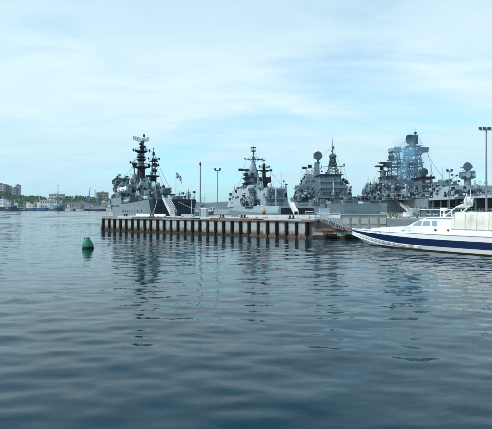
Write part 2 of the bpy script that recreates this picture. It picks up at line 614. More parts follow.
def build_water():
    rng = np.random.default_rng(5)
    ys = [1.5]
    while ys[-1] < 135:
        ys.append(ys[-1] + 0.07 + 0.0025 * ys[-1])
    ys = np.array(ys)
    xs = np.arange(-75, 75.01, 0.25)
    X, Y = np.meshgrid(xs, ys)
    Z = np.zeros_like(X)
    # short harbour chop running mostly towards the camera, many small sine trains
    for i in range(64):
        lam = 0.55 * (4.6 / 0.55) ** rng.random()
        th = R(-90 + rng.normal(0, 28))
        k = 2 * math.pi / lam
        slope = 0.0105 if lam < 1.5 else 0.0065
        amp = slope / k
        lowcut = np.clip((lam - 2.6 * (0.07 + 0.0025 * Y)) / 0.4, 0, 1)
        Z += amp * lowcut * np.sin(k * (X * math.cos(th) + Y * math.sin(th)) + rng.random() * 6.283)
    # patches of calmer and livelier water
    gust = 0.85 + 0.35 * np.sin(X * 0.07 + 1.3 + 0.6 * np.sin(Y * 0.05)) * np.sin(Y * 0.11 + 0.5 + 0.5 * np.sin(X * 0.06))
    Z *= gust
    edge = np.clip(np.minimum((X + 75) / 5, (75 - X) / 5), 0, 1) * np.clip((135 - Y) / 6, 0, 1)
    Z *= edge
    ny, nx = X.shape
    verts = np.stack([X, Y, Z], -1).reshape(-1, 3)
    idx = np.arange(ny * nx).reshape(ny, nx)
    quads = np.stack([idx[:-1, :-1], idx[:-1, 1:], idx[1:, 1:], idx[1:, :-1]], -1).reshape(-1, 4)
    # the open roadstead beyond: longer wind waves on a coarser grid
    yf = [float(ys[-1])]
    while yf[-1] < 860:
        yf.append(yf[-1] + 0.9 + 0.0028 * (yf[-1] - 135))
    yf = np.array(yf)
    xf = np.linspace(-620, 620, 400)
    XF, YF = np.meshgrid(xf, yf)
    ZF = np.zeros_like(XF)
    for i in range(26):
        lam = 4.5 + 10.0 * rng.random()
        th = R(-90 + rng.normal(0, 13))
        k = 2 * math.pi / lam
        lowcut = np.clip((lam - 2.6 * (0.9 + 0.0028 * (YF - 135))) / 2.0, 0, 1)
        ZF += 0.020 / k * lowcut * np.sin(k * (XF * math.cos(th) + YF * math.sin(th)) + rng.random() * 6.283)
    ZF *= np.clip((YF - yf[0]) / 6, 0, 1) * np.clip((yf[-1] - YF) / 20, 0, 1) * np.clip((620 - np.abs(XF)) / 20, 0, 1)
    b0 = len(verts)
    nyf, nxf = XF.shape
    verts = np.concatenate([verts, np.stack([XF, YF, ZF], -1).reshape(-1, 3)])
    idf = b0 + np.arange(nyf * nxf).reshape(nyf, nxf)
    quads = np.concatenate([quads, np.stack([idf[:-1, :-1], idf[:-1, 1:], idf[1:, 1:], idf[1:, :-1]], -1).reshape(-1, 4)])
    y0, y1, x0, x1, B, y2, xw = ys[0], ys[-1], xs[0], xs[-1], 4600.0, float(yf[-1]), 620.0
    fl = [(-B, -300, 0), (B, -300, 0), (B, y0, 0), (-B, y0, 0), (x0, y0, 0), (x1, y0, 0), (x1, y1, 0), (x0, y1, 0), (B, y1, 0), (-B, y1, 0),
          (-xw, y1, 0), (xw, y1, 0), (xw, y2, 0), (-xw, y2, 0), (B, y2, 0), (-B, y2, 0), (B, B, 0), (-B, B, 0)]
    me = bpy.data.meshes.new('water')
    b = len(verts)
    faces = quads.tolist() + [tuple(b + i for i in f) for f in ((0, 1, 2, 3), (3, 4, 7, 9), (5, 2, 8, 6), (9, 10, 13, 15), (11, 8, 14, 12), (15, 14, 16, 17))]
    me.from_pydata(verts.tolist() + fl, [], faces)
    me.polygons.foreach_set('use_smooth', [True] * len(me.polygons))
    me.materials.append(M['sea_water'])
    o = bpy.data.objects.new('water', me)
    COL.objects.link(o)
    o['kind'] = 'structure'


build_water()


# ------------------------------------------------------------------ land far away
def terrain(name, prof, dist, depth, mname, seed):
    """a ridge: prof = [(x metres, height metres)], its foot at dist, its crest at dist + depth*0.6"""
    rng = random.Random(seed)
    mb = MB()
    n = 60
    x0, x1 = prof[0][0], prof[-1][0]
    rows = []
    ts = (0, 0.02, 0.2, 0.4, 0.6, 0.8, 1.0)
    hs = (-1, 0.04, 0.45, 0.8, 1.0, 0.75, -0.02)
    def hh(x):
        for (a, ha), (b, hb) in zip(prof[:-1], prof[1:]):
            if a <= x <= b:
                return ha + (hb - ha) * (x - a) / (b - a)
        return prof[-1][1]
    for t, k in zip(ts, hs):
        row = []
        for i in range(n + 1):
            x = x0 + (x1 - x0) * i / n
            z = hh(x) * k * (1 + (rng.uniform(-0.06, 0.06) if 0.1 < t < 0.9 else 0)) if k > 0 else -1.0
            row.append((x * (1 + 0.55 * t * depth / dist), dist + depth * t, z))
        rows.append(row)
    mb.loft(rows, False, False, closed=False)
    o = mb.build(name, mname, None, smooth=True, kind='structure')
    return o, hh


def px2x(px, d):
    return (px - CX) / F * d


SHORE_D = 880.0
left_prof = [(-900, 46), (px2x(-40, 1010), 46), (px2x(0, 1010), 42), (px2x(10, 1010), 40), (px2x(22, 1010), 36), (px2x(30, 1010), 28), (px2x(45, 1010), 25),
             (px2x(60, 1010), 22), (px2x(75, 1010), 24), (px2x(88, 1010), 27), (px2x(100, 1010), 25), (px2x(125, 1010), 22), (px2x(160, 1010), 16), (px2x(185, 1010), 4), (px2x(188, 1010), 0.5)]
left_prof = [(x, h * (1.0 + 0.22 * min(1, max(0, (-250 - x) / 200)))) for x, h in left_prof]
hill, hill_h = terrain('hillside', left_prof, SHORE_D, 260, 'hill_green', 3)
far_prof = [(-1500, 70), (-700, 64), (-430, 66), (-330, 60), (-280, 58), (-220, 66), (-150, 72), (-60, 60), (200, 52), (600, 60), (1100, 50), (1900, 40), (2600, 30)]
terrain('far_hill', [(x, h * 0.95) for x, h in far_prof], 3300, 900, 'far_hill', 4)

# shore strip
mb = MB()
mb.box(-900, px2x(186, SHORE_D), SHORE_D - 16, SHORE_D + 6, -1.5, 1.6, 0, 1.0, 0)
mb.build('shore', 'shore', None, kind='structure')


def crown(mb, c, r, rz, rng, n=9):
    """a lumpy crown of loose leaf-clump faces"""
    for _ in range(n):
        t, p = rng.uniform(0, 6.283), rng.uniform(-0.6, 1.4)
        q = Vector((c[0] + r * 0.75 * math.cos(t) * math.cos(p * 0.8), c[1] + r * 0.75 * math.sin(t) * math.cos(p * 0.8), c[2] + rz * 0.75 * math.sin(p)))
        s = r * rng.uniform(0.28, 0.55)
        pts = []
        for d in ((1, 0, 0), (-1, 0, 0), (0, 1, 0), (0, -1, 0), (0, 0, 1), (0, 0, -1)):
            k = s * rng.uniform(0.6, 1.25)
            pts.append(q + Vector(d) * k + Vector((rng.uniform(-.2, .2), rng.uniform(-.2, .2), rng.uniform(-.2, .2))) * s)
        mb.add(pts, [(0, 2, 4), (2, 1, 4), (1, 3, 4), (3, 0, 4), (2, 0, 5), (1, 2, 5), (3, 1, 5), (0, 3, 5)])


rng = random.Random(11)
mb = MB()
for i in range(2600):
    t = rng.random() ** 0.8
    x = rng.uniform(-760, px2x(184, SHORE_D))
    k = (0.04 + (0.45 - 0.04) * min(t, .2) / .2 if t < .2 else 0.45 + (0.8 - 0.45) * (t - .2) / .2 if t < .4 else 0.8 + 0.2 * (t - .4) / .2 if t < .6 else 1.0)
    if t > 0.68:
        continue
    z = hill_h(x) * k
    r = rng.uniform(2.2, 4.6)
    crown(mb, (x * (1 + 0.55 * t * 260 / SHORE_D), SHORE_D + 260 * t, z + r * 0.5), r, r * rng.uniform(0.9, 1.3), rng, 6)
o = mb.build('forest', 'leaf', None, kind='stuff')
tag(o, 'green woods covering the low hill on the far left shore', 'trees')


# ------------------------------------------------------------------ far buildings
def building(name, label, px0, px1, py0, py1, d, depth, wall, roof, floors, bays, roof_style='flat', zbase=None):
    a, b = W(px0, py1, d), W(px1, py0, d)
    z0 = a.z if zbase is None else zbase
    w, h = b.x - a.x, b.z - z0
    root = empty(name, ((a.x + b.x) / 2, d, z0), 0, label, 'building', 'buildings on the far shore')
    MB().box(-w / 2, w / 2, 0, depth, -12, h).build('wall', wall, root)
    if roof_style == 'flat':
        m = MB().box(-w / 2 - .4, w / 2 + .4, -.4, depth + .4, h, h + .9)
        m.box(-w * .2, w * .05, depth * .3, depth * .6, h + .9, h + 3)
        m.build('roof', roof, root)
    else:
        MB().prism([(-w / 2 - .5, h), (w / 2 + .5, h), (w / 2 + .5, h + .5), (w * .1, h + 2.6), (-w * .1, h + 2.6), (-w / 2 - .5, h + .5)], -.5, depth + .5).build('roof', roof, root)
    fw, fh = w / bays, h / floors
    base = None
    for i in range(bays):
        for j in range(floors):
            x, z = -w / 2 + fw * (i + .5), fh * (j + .52)
            if base is None:
                base = MB().box(-fw * .27, fw * .27, -.10, .05, -fh * .26, fh * .26).build('window', 'glass', root)
                base.location = (x, 0, z)
            else:
                o = base.copy()
                COL.objects.link(o)
                o.parent = root
                o.location = (x, 0, z)
    return root


building('apartment_block', 'grey pink apartment block on the hilltop at the left edge', -3, 4, 184, 194, 1020, 14, 'flat_pink', 'roof_grey', 6, 5)
building('apartment_block', 'low pale grey block beside the pink one on the left hilltop', 4, 9, 186, 194, 1030, 14, 'flat_grey', 'roof_grey', 4, 4)
building('apartment_block', 'greyish slab block second from the left on the hilltop', 11.5, 15.5, 188, 195, 1025, 14, 'flat_grey', 'roof_grey', 4, 3)
building('apartment_tower', 'taller pink tower at the right of the slab block on the hilltop', 15.6, 18.4, 185.3, 195, 1032, 12, 'flat_pink', 'roof_grey', 6, 2)
building('warehouse', 'long white shed with dark windows behind the blue fishing boats', 40.5, 58.5, 200.3, 208.5, 884, 20, 'flat_white', 'roof_pale', 2, 10)
building('office_building', 'cream flat roofed building on the ridge behind the tall blue crane', 49, 62.5, 194.2, 200, 1010, 16, 'flat_cream', 'roof_pale', 2, 9)
building('apartment_block', 'white end of the brick flats above the far quay', 95.2, 98.2, 193.2, 201, 1012, 14, 'flat_white', 'roof_grey', 5, 2)
building('apartment_block', 'dark brick flats with white bands above the far quay', 98.4, 106.5, 192.6, 201, 1016, 14, 'flat_brick', 'roof_grey', 5, 6)
building('warehouse', 'long dark low shed behind the moored black ship on the far shore', 63, 88, 203, 208.8, 886, 18, 'flat_grey', 'roof_grey', 1, 12, 'gable')
building('warehouse', 'light grey box shaped shed near the bow of the training ship', 101, 105.5, 202, 209, 884, 14, 'roof_pale', 'flat_white', 2, 3)
building('warehouse', 'brownish shed with pale roof at the foot of the wooded hill', 33, 40, 203.2, 208.5, 885, 14, 'flat_pink', 'roof_pale', 1, 5, 'gable')
building('harbour_office', 'white harbour building partly hidden by the dark blue ship at left', -1, 5, 199.5, 208, 885, 14, 'flat_white', 'roof_grey', 2, 4)


# ------------------------------------------------------------------ ship frame: local x = starboard, y = forward
class Ship:
    def __init__(self, name, label, cat, O, a, group=None):
        self.O, self.a = Vector((O[0], O[1], 0)), R(a)
        self.root = empty(name, self.O, self.a, label, cat, group)
        self.deck = 7.0

    def pt(self, px, py, v):
        k = (px - CX) / F
        c, s = math.cos(self.a), math.sin(self.a)
        u = (k * (self.O.y + v * c) - self.O.x + v * s) / (c - k * s)
        d = self.O.y + u * s + v * c
        return Vector((u, v, H + (CY - py) / F * d))

    def s(self, px, v):
        p = self.pt(px, CY, v)
        return (self.O.y + p.x * math.sin(self.a) + v * math.cos(self.a)) / F

    def block(self, name, mname, px0, px1, ptop, v, depth, zb=None, tx=0.0, ty0=0.0, ty1=0.0, parent=None, grime=0, seed=1):
        a, b = self.pt(px0, ptop, v), self.pt(px1, ptop, v)
        zb = self.deck if zb is None else zb
        zt = (a.z + b.z) / 2
        o = MB().box(a.x, b.x, v, v + depth, zb, zt, tx, ty0, ty1).build(name, mname, parent or self.root)
        if grime:
            fittings(self, a.x, b.x, v, v + depth, zb, zt, grime, seed, o, tx, ty0)
        return o, (a.x, b.x, v, v + depth, zb, zt)


def fittings(sh, x0, x1, y0, y1, z0, z1, n, seed, parent, tx=0.0, ty0=0.0):
    """small bolted-on gear over the aft face, the port face and the roof of a deckhouse, too small to pick apart"""
    rg = random.Random(seed)
    mb = MB()
    hgt = z1 - z0
    def ax(z):      # aft face y at height z
        return y0 + ty0 * (z - z0) / hgt
    def sx(z):
        return x0 + tx * (z - z0) / hgt
    for i in range(int(n * 2.2)):
        mb.m = rg.choice((0, 0, 1, 1, 2, 2, 2, 3, 3, 4))
        side = rg.random()
        w, h, t = rg.uniform(.2, 1.2), rg.uniform(.25, 1.3), rg.uniform(.1, .8)
        z = rg.uniform(z0 + .3, z1 - .5)
        if mb.m == 4:
            w, h = w * .45, h * .45
        if side < .45:
            x = rg.uniform(x0 + .4, x1 - .4)
            mb.box(x - w / 2, x + w / 2, ax(z) - t, ax(z) + .3 + ty0, z, min(z + h, z1))
        elif side < .75:
            y = rg.uniform(y0 + .4, y1 - .4)
            mb.box(sx(z) - t, sx(z) + .3 + tx, y - w / 2, y + w / 2, z, min(z + h, z1))
        else:
            x, y = rg.uniform(x0 + .5, x1 - .5), rg.uniform(y0 + .4, y1 - .4)
            if rg.random() < .35:
                mb.tube((x, y, z1 - .2), (x, y, z1 + rg.uniform(1.0, 3.2)), .07, .04, 5)
            else:
                mb.box(x - w / 2, x + w / 2, y - w / 2, y + w / 2, z1 - .1, z1 + h * .8, .08, .08, .08)
    # dark doors, a ladder, walkway ledges with rails
    mb.m = 2
    for i in range(max(1, n // 8)):
        x = rg.uniform(x0 + .6, x1 - .6)
        z = z0 + .2 + (rg.randint(0, max(0, int(hgt // 2.8) - 1))) * 2.7
        if z + 1.9 < z1:
            mb.box(x - .4, x + .4, ax(z) - .08, ax(z) + .3 + ty0, z, z + 1.9)
        y = rg.uniform(y0 + .6, y1 - .6)
        if z + 1.9 < z1:
            mb.box(sx(z) - .08, sx(z) + .3 + tx, y - .4, y + .4, z, z + 1.9)
    mb.m = 1
    z = z0 + 2.7
    while z < z1 - 1.2:
        mb.box(sx(z) - .7, x1 - tx * .5, ax(z) - .7, ax(z) + .2 + ty0, z, z + .10)
        for zz_ in (.5, 1.0):
            mb.tube((sx(z) - .65, ax(z) - .65, z + zz_), (x1 - tx * .5, ax(z) - .65, z + zz_), .035, n=4)
        x = sx(z) - .65
        while x < x1:
            mb.tube((x, ax(z) - .65, z), (x, ax(z) - .65, z + 1.0), .035, n=4)
            x += 1.4
        z += 2.8
    x = rg.uniform(x0 + .8, x1 - .8)
    for dx in (-.25, .25):
        mb.tube((x + dx, ax(z0) - .15, z0), (x + dx, ax(z1) - .15, z1 + .8), .04, n=4)
    for k in range(int(hgt / .5)):
        mb.tube((x - .25, ax(z0 + k * .5) - .15, z0 + .3 + k * .5), (x + .25, ax(z0 + k * .5) - .15, z0 + .3 + k * .5), .03, n=4)
    mb.build('deck_fittings', ['ship_grey', 'light_grey', 'dark_grey', 'mid_grey', 'white_paint'], parent, kind='stuff')


def railing(parent, pts, hgt=1.1, step=1.8, mname='light_grey', r=.035):
    mb = MB()
    for a, b in zip(pts[:-1], pts[1:]):
        a, b = Vector(a), Vector(b)
        L = (b - a).length
        for k in (.4, .75, 1.0):
            mb.tube(a + Vector((0, 0, hgt * k)), b + Vector((0, 0, hgt * k)), r * .8, n=4)
        nn = max(1, int(L / step))
        for i in range(nn + 1):
            p = a.lerp(b, i / nn)
            mb.tube(p - Vector((0, 0, .05)), p + Vector((0, 0, hgt)), r, n=4)
    return mb.build('railing', mname, parent)


def lattice(parent, name, mname, x, y, z0, z1, w0, w1, bays=5, r=.14, yo=0.0):
    """four-legged braced mast"""
    mb = MB()
    def corner(i, t):
        w = (w0 + (w1 - w0) * t) / 2
        sx_, sy_ = ((-1, -1), (1, -1), (1, 1), (-1, 1))[i]
        return Vector((x + sx_ * w, y + sy_ * w + yo * t, z0 + (z1 - z0) * t))
    for i in range(4):
        mb.tube(corner(i, 0), corner(i, 1), r * 1.3, r, 6)
    for k in range(bays + 1):
        t = k / bays
        for i in range(4):
            if k:
                mb.tube(corner(i, t), corner((i + 1) % 4, t), r * .75, n=5)
            if k < bays:
                t2 = (k + 1) / bays
                mb.tube(corner(i, t), corner((i + 1) % 4, t2), r * .6, n=4)
                mb.tube(corner((i + 1) % 4, t), corner(i, t2), r * .6, n=4)
    return mb.build(name, mname, parent)


def mesh_antenna(parent, c, w, h, mname, rz=0.0, curve=.5, name='radar_antenna', bars=7, flare=0.0):
    """curved openwork reflector with feed horn on a turning post"""
    mb = MB()
    ca, sa = math.cos(rz), math.sin(rz)
    def P(a, b):
        x = a * w / 2
        y = curve * a * a
        z = b * h / 2 * (1 - .25 * abs(a)) + flare * abs(a) * h
        return Vector((c[0] + x * ca - y * sa, c[1] + x * sa + y * ca, c[2] + z))
    n = 8
    for k in range(bars):
        b = -1 + 2 * k / (bars - 1)
        for i in range(n):
            mb.tube(P(-1 + 2 * i / n, b), P(-1 + 2 * (i + 1) / n, b), .075, n=4)
    for i in range(n + 1):
        a = -1 + 2 * i / n
        for k in range(4):
            mb.tube(P(a, -1 + k * .5), P(a, -.5 + k * .5), .085, n=4)
    f = Vector((c[0] + 1.2 * sa, c[1] - 1.2 * ca, c[2] - h * .2))
    mb.tube(P(0, -1), f, .09, n=5)
    mb.cbox(f, .5, .4, .4, rz)
    mb.cbox((c[0], c[1], c[2] - h * .5 - .1), .9, .9, .5, rz)
    return mb.build(name, mname, parent)


def yard(parent, c, w, mname, r=.1, drop=.0, n=5, name='yardarm'):
    mb = MB()
    mb.tube((c[0] - w / 2, c[1], c[2]), (c[0] + w / 2, c[1], c[2]), r, n=6)
    for i in range(n):
        x = c[0] - w / 2 + w * i / (n - 1)
        mb.tube((x, c[1], c[2] - .5), (x, c[1], c[2] + .7), r * .7, r * .5, 5)
        if i in (0, n - 1):
            mb.cbox((x, c[1], c[2] + .25), .5, .5, .6)
    for sgn in (-1, 1):
        mb.tube((c[0], c[1], c[2] + 1.6), (c[0] + sgn * w * .42, c[1], c[2] + .05), r * .4, n=4)
        mb.tube((c[0], c[1], c[2] - 1.4), (c[0] + sgn * w * .3, c[1], c[2] - .02), r * .5, n=4)
    return mb.build(name, mname, parent)


def whip(parent, base, h, mname='mid_grey', name='whip_antenna'):
    mb = MB().tube(base, (base[0], base[1], base[2] + h * .3), .09, .06, 5)
    mb.tube((base[0], base[1], base[2] + h * .3), (base[0] + h * .01, base[1], base[2] + h), .055, .03, 5)
    mb.lathe(base, [(.22, -.2), (.22, .3), (.1, .5)], 8)
    return mb.build(name, mname, parent)


def naval_flag(parent, foot, h, fw, fh, name='ensign_staff', sgn=1, droop=.35):
    """staff with a white flag bearing a blue diagonal cross"""
    st = MB().tube(foot, (foot[0], foot[1], foot[2] + h), .08, .04, 6).ball((foot[0], foot[1], foot[2] + h), .11, n=8, k=5).build(name, 'light_grey', parent)
    N, K = 14, 10
    mb = MB()
    pts = []
    for j in range(K + 1):
        for i in range(N + 1):
            u, t = i / N, j / K
            pts.append((foot[0] + sgn * (.06 + fw * u * .93), foot[1] + .22 * math.sin(u * 7 + t) * u, foot[2] + h - .15 - fh * t - droop * fw * u * u))
    for j in range(K):
        for i in range(N):
            u, t = (i + .5) / N, (j + .5) / K
            mb.m = 1 if min(abs(u - t), abs(u - (1 - t))) < .11 else 0
            a = j * (N + 1) + i
            b = len(mb.v)
            mb.add([pts[a], pts[a + 1], pts[a + N + 2], pts[a + N + 1]], [(0, 1, 2, 3)])
    f = mb.build('flag', ['flag_white', 'flag_blue'], st)
    return st


def turret(parent, c, rz, s=1.0, barrels=2, mname='mid_grey', L=5.0, name='gun_turret'):
    """faceted gun house with barrels; barrels point along -y rotated by rz"""
    root = MB()
    ca, sa = math.cos(rz), math.sin(rz)
    def T(x, y, z):
        return (c[0] + (x * ca - y * sa) * s, c[1] + (x * sa + y * ca) * s, c[2] + z * s)
    lo = [(-1.6, -1.7), (1.6, -1.7), (1.9, 0.4), (1.4, 2.1), (-1.4, 2.1), (-1.9, .4)]
    root.loft([[T(x * 1.02, y * 1.02, 0) for x, y in lo], [T(x, y, 1.1) for x, y in lo], [T(x * .72, y * .72 + .25, 2.1) for x, y in lo]])
    root.lathe((c[0], c[1], c[2] - .5 * s), [(1.5 * s, 0), (1.5 * s, .55 * s)], 14)
    o = root.build(name, mname, parent)
    for k in range(barrels):
        x = (k - (barrels - 1) / 2) * .8
        MB().tube(T(x, -1.4, 1.25), T(x, -1.4 - L, 1.25 + L * .12), .17 * s, .11 * s, 8).build('barrel', 'dark_grey', o)
    return o


def lifeboat(parent, c, L, mname='white_paint', rz=0.0):
    """double-ended boat with canopy hung from two davits"""
    rings = []
    for i in range(9):
        t = -1 + 2 * i / 8
        w = 1.15 * (1 - abs(t) ** 2.4) + .06
        sh_ = .35 * t * t
        rings.append([(c[0] + x * w, c[1] + t * L / 2, c[2] + z + sh_) for x, z in ((-1, .25), (-.8, -.5), (0, -.95 + .4 * t * t), (.8, -.5), (1, .25), (.7, .75), (0, 1.0 - .3 * t * t), (-.7, .75))])
    o = MB().loft(rings).build('lifeboat', mname, parent, smooth=True)
    mb = MB()
    for k in (-.3, .3):
        y = c[1] + k * L
        mb.path([(c[0] + 1.9, y, c[2] - 1.8), (c[0] + 1.7, y, c[2] + .6), (c[0] + 1.1, y, c[2] + 1.9), (c[0], y, c[2] + 2.0)], .14, 6)
        mb.tube((c[0], y, c[2] + 2.0), (c[0], y, c[2] + .8), .05, n=4)
    mb.build('davit', 'ship_grey', o)
    MB().box(c[0] - 1.16, c[0] + 1.16, c[1] - L * .36, c[1] + L * .36, c[2] + .16, c[2] + .28).build('gunwale', 'orange', o)
    return o


def radome(parent, c, r, mname='light_grey', name='radome'):
    return MB().lathe(c, [(r * .75, -r * 1.5), (r * .75, -r * .6), (r, -.1 * r), (r * .97, .3 * r), (r * .72, .72 * r), (r * .3, .96 * r), (.02, r)], 14).build(name, mname, parent, smooth=True)


def raft_row(parent, c, n, step, mname='white_paint', axis='y'):
    """inflatable raft canisters on a rack"""
    for i in range(n):
        p = (c[0], c[1] + i * step, c[2]) if axis == 'y' else (c[0] + i * step, c[1], c[2])
        L = step * .8
        prof = [(.1, -L / 2), (.3, -L / 2 + .04), (.33, -.05), (.36, -.03), (.36, .03), (.33, .05), (.3, L / 2 - .04), (.1, L / 2)]
        o = MB().lathe(p, prof, 10, axis)
        o.cbox((p[0], p[1], p[2] - .34), .5, .5, .2)
        o.build('raft_canister', mname, parent, smooth=True)


def gangway(parent, p0, p1, w, mname='light_grey', rail=1.0, name='gangway', cover=None, rail_mat='white_paint'):
    """plank bridge with stanchions, rails and slatted treads"""
    p0, p1 = Vector(p0), Vector(p1)
    d = p1 - p0
    hz = Vector((d.x, d.y, 0)).normalized()
    side = Vector((-hz.y, hz.x, 0)) * (w / 2)
    up = Vector((0, 0, 1))
    mb = MB()
    mb.add([p0 - side, p0 + side, p1 + side, p1 - side] + [q - up * .15 for q in (p0 - side, p0 + side, p1 + side, p1 - side)],
           [(0, 1, 2, 3), (7, 6, 5, 4), (0, 4, 5, 1), (1, 5, 6, 2), (2, 6, 7, 3), (3, 7, 4, 0)])
    o = mb.build(name, mname, parent)
    n = max(4, int(d.length / .45))
    tr = None
    for i in range(1, n):
        q = p0.lerp(p1, i / n)
        m = MB()
        m.add([-side * .96 + up * .06 - hz * .05, side * .96 + up * .06 - hz * .05, side * .96 + up * .06 + hz * .05, -side * .96 + up * .06 + hz * .05,
               -side * .96 - hz * .05 - up * .02, side * .96 - hz * .05 - up * .02, side * .96 + hz * .05 - up * .02, -side * .96 + hz * .05 - up * .02],
              [(0, 1, 2, 3), (7, 6, 5, 4), (0, 4, 5, 1), (1, 5, 6, 2), (2, 6, 7, 3), (3, 7, 4, 0)])
        if tr is None:
            tr = m.build('tread', 'dark_grey', o)
            tr.location = q
        else:
            c = tr.copy()
            COL.objects.link(c)
            c.parent = o
            c.location = q
    for s_ in (-1, 1):
        m = MB()
        k = max(3, int(d.length / 1.2))
        for i in range(k + 1):
            q = p0.lerp(p1, i / k) + side * s_
            m.tube(q - up * .1, q + up * rail, .04, n=5)
        for hh_ in (.5, 1.0):
            m.tube(p0 + side * s_ + up * rail * hh_, p1 + side * s_ + up * rail * hh_, .035, n=5)
        m.build('handrail', rail_mat, o)
        if cover and s_ > 0:
            up_, hw_ = Vector((0, 0, rail)), side * 1.1
            aw = MB()
            for k_ in range(8):
                q0, q1 = p0.lerp(p1, k_ / 8) + up_, p0.lerp(p1, (k_ + 1) / 8) + up_
                sg0, sg1 = Vector((0, 0, .12 * math.sin(k_ * 2.2))), Vector((0, 0, .12 * math.sin((k_ + 1) * 2.2)))
                aw.add([q0 - hw_ + sg0, q0 + hw_ + sg0, q1 + hw_ + sg1, q1 - hw_ + sg1, q0 - hw_ + sg0 - up_ * .05, q0 + hw_ + sg0 - up_ * .05, q1 + hw_ + sg1 - up_ * .05, q1 - hw_ + sg1 - up_ * .05], [(0, 1, 2, 3), (4, 5, 6, 7), (0, 4, 7, 3), (1, 2, 6, 5)])
            aw.build('awning', cover, o)
        if cover:
            a, b = p0 + side * s_ * 1.05, p1 + side * s_ * 1.05
            nn = 8
            r0 = [a.lerp(b, i / nn) + up * (.12 + .03 * math.sin(i * 2.1)) + side.normalized() * .03 * math.sin(i * 1.7) for i in range(nn + 1)]
            r1 = [a.lerp(b, i / nn) + up * (rail + .02) for i in range(nn + 1)]
            off = side.normalized() * .03 * s_
            cm = MB()
            cm.loft([r0, r1], False, False, closed=False)
            cm.loft([[q + off for q in r0], [q + off for q in r1]], False, False, closed=False)
            cm.build('side_cloth', cover, o)
    return o


def hull_rings(secs):
    """secs: (v, half deck, half waterline, z deck[, knuckle z, knuckle half])"""
    rings = []
    for s_ in secs:
        v, hd, hw, zd = s_[:4]
        zk, hk = (s_[4], s_[5]) if len(s_) > 4 else (zd * .55, hd * .55 + hw * .45)
        rings.append([(-hd, v, zd), (-hk, v, zk), (-hw, v, .3), (-hw * .86, v, -2), (hw * .86, v, -2), (hw, v, .3), (hk, v, zk), (hd, v, zd)])
    return rings


def make_hull(sh, secs, mname, dark_until=None, dark='stern_dark', deck='deck_dark'):
    rings = hull_rings(secs)
    mb = MB()
    n = 8
    for k in range(len(rings) - 1):
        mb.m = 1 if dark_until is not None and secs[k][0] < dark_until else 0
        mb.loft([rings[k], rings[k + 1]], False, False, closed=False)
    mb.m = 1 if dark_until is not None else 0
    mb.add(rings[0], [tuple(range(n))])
    mb.m = 0
    mb.add(rings[-1], [tuple(range(n))])
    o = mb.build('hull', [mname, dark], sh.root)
    dm = MB()
    for k in range(len(rings) - 1):
        a, b = secs[k], secs[k + 1]
        za, zb = a[3] - .06, b[3] - .06
        dm.add([(-a[1] + .05, a[0], za), (a[1] - .05, a[0], za), (b[1] - .05, b[0], zb), (-b[1] + .05, b[0], zb)], [(0, 1, 2, 3)])
    dm.build('deck', deck, sh.root)
    return o


def hull_marks(sh, secs, v0, v1, n, zf, mname='dark_grey', size=.32, name='porthole'):
    """portholes / hawse openings along the port side"""
    base = None
    for i in range(n):
        v = v0 + (v1 - v0) * i / max(1, n - 1)
        for a, b in zip(secs[:-1], secs[1:]):
            if a[0] <= v <= b[0] and b[0] > a[0]:
                t = (v - a[0]) / (b[0] - a[0])
                hd, hw, zd = (a[j] + (b[j] - a[j]) * t for j in (1, 2, 3))
                break
        z = zd * zf
        zk, hk = zd * .55, hd * .55 + hw * .45
        x = hk + (hd - hk) * (z - zk) / (zd - zk) if z > zk else hw + (hk - hw) * (z - .3) / (zk - .3)
        m = MB().lathe((0, 0, 0), [(size * .7, -.06), (size, -.02), (size, .14), (size * .7, .16)], 8, 'x')
        if base is None:
            base = m.build(name, mname, sh.root)
            base.location = (-x - .05, v, z)
        else:
            o = base.copy()
            COL.objects.link(o)
            o.parent = sh.root
            o.location = (-x - .05, v, z)


# ================================================================== ship 1: training ship, stern to the pier
O1 = (px2x(174, 106), 106)
s1 = Ship('training_ship', 'grey training ship with tall black tower mast and dark stern, leftmost warship', 'warship', O1, 22, 'warships at the naval pier')
secs1 = [(0, 5.3, 4.3, 7.1), (1.2, 6.0, 4.9, 7.0), (4, 6.6, 5.6, 6.9), (12, 7.4, 6.8, 6.6), (25, 8.1, 7.9, 6.3), (44, 8.4, 8.3, 6.3), (44.6, 8.4, 8.3, 8.6),
         (70, 8.4, 8.2, 8.7), (90, 8.0, 7.0, 9.2), (105, 6.6, 4.8, 9.8), (120, 4.2, 2.2, 10.6), (132, 1.3, .3, 11.3), (135, .15, .05, 11.5)]
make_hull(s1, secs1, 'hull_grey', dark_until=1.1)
hull_marks(s1, secs1, 8, 40, 9, .62)
hull_marks(s1, secs1, 48, 86, 10, .66)
s1.deck = 6.4
# transom gear
rt = s1.root
mb = MB()
for i in range(9):
    t = i / 8
    p = s1.pt(179 + 17 * t, 202.5 + 7.5 * t, 0)
    mb.ball((p.x, -.12, p.z), .16, n=6, k=4)
p, q = s1.pt(178, 202, 0), s1.pt(197, 210.3, 0)
mb.tube((p.x, -.12, p.z), (q.x, -.12, q.z), .05, n=5)
mb.build('stern_rope', 'rope', rt)
MB().box(-4.2, -3.0, -.10, .2, 4.6, 5.4).build('stern_hatch', 'dark_grey', rt)
MB().box(2.6, 4.2, -.12, .2, 5.6, 6.1).build('fairlead', 'mast_black', rt)
railing(rt, [(-7.2, 11, 6.6), (-6.4, 4, 6.9), (-5.3, .1, 7.1), (5.3, .1, 7.1), (6.4, 4, 6.9), (7.2, 11, 6.6)])
railing(rt, [(-8.1, 25, 6.3), (-8.3, 43.8, 6.3)])
railing(rt, [(-8.3, 45, 8.6), (-8.3, 70, 8.7), (-7.9, 90, 9.2), (-6.5, 105, 9.8), (-4.1, 120, 10.6)])
p = s1.pt(176, 199, .6)
naval_flag(rt, (p.x, .6, 7.0), s1.pt(176, 172, .6).z - 7.0, 1.5, 1.4, droop=.9)
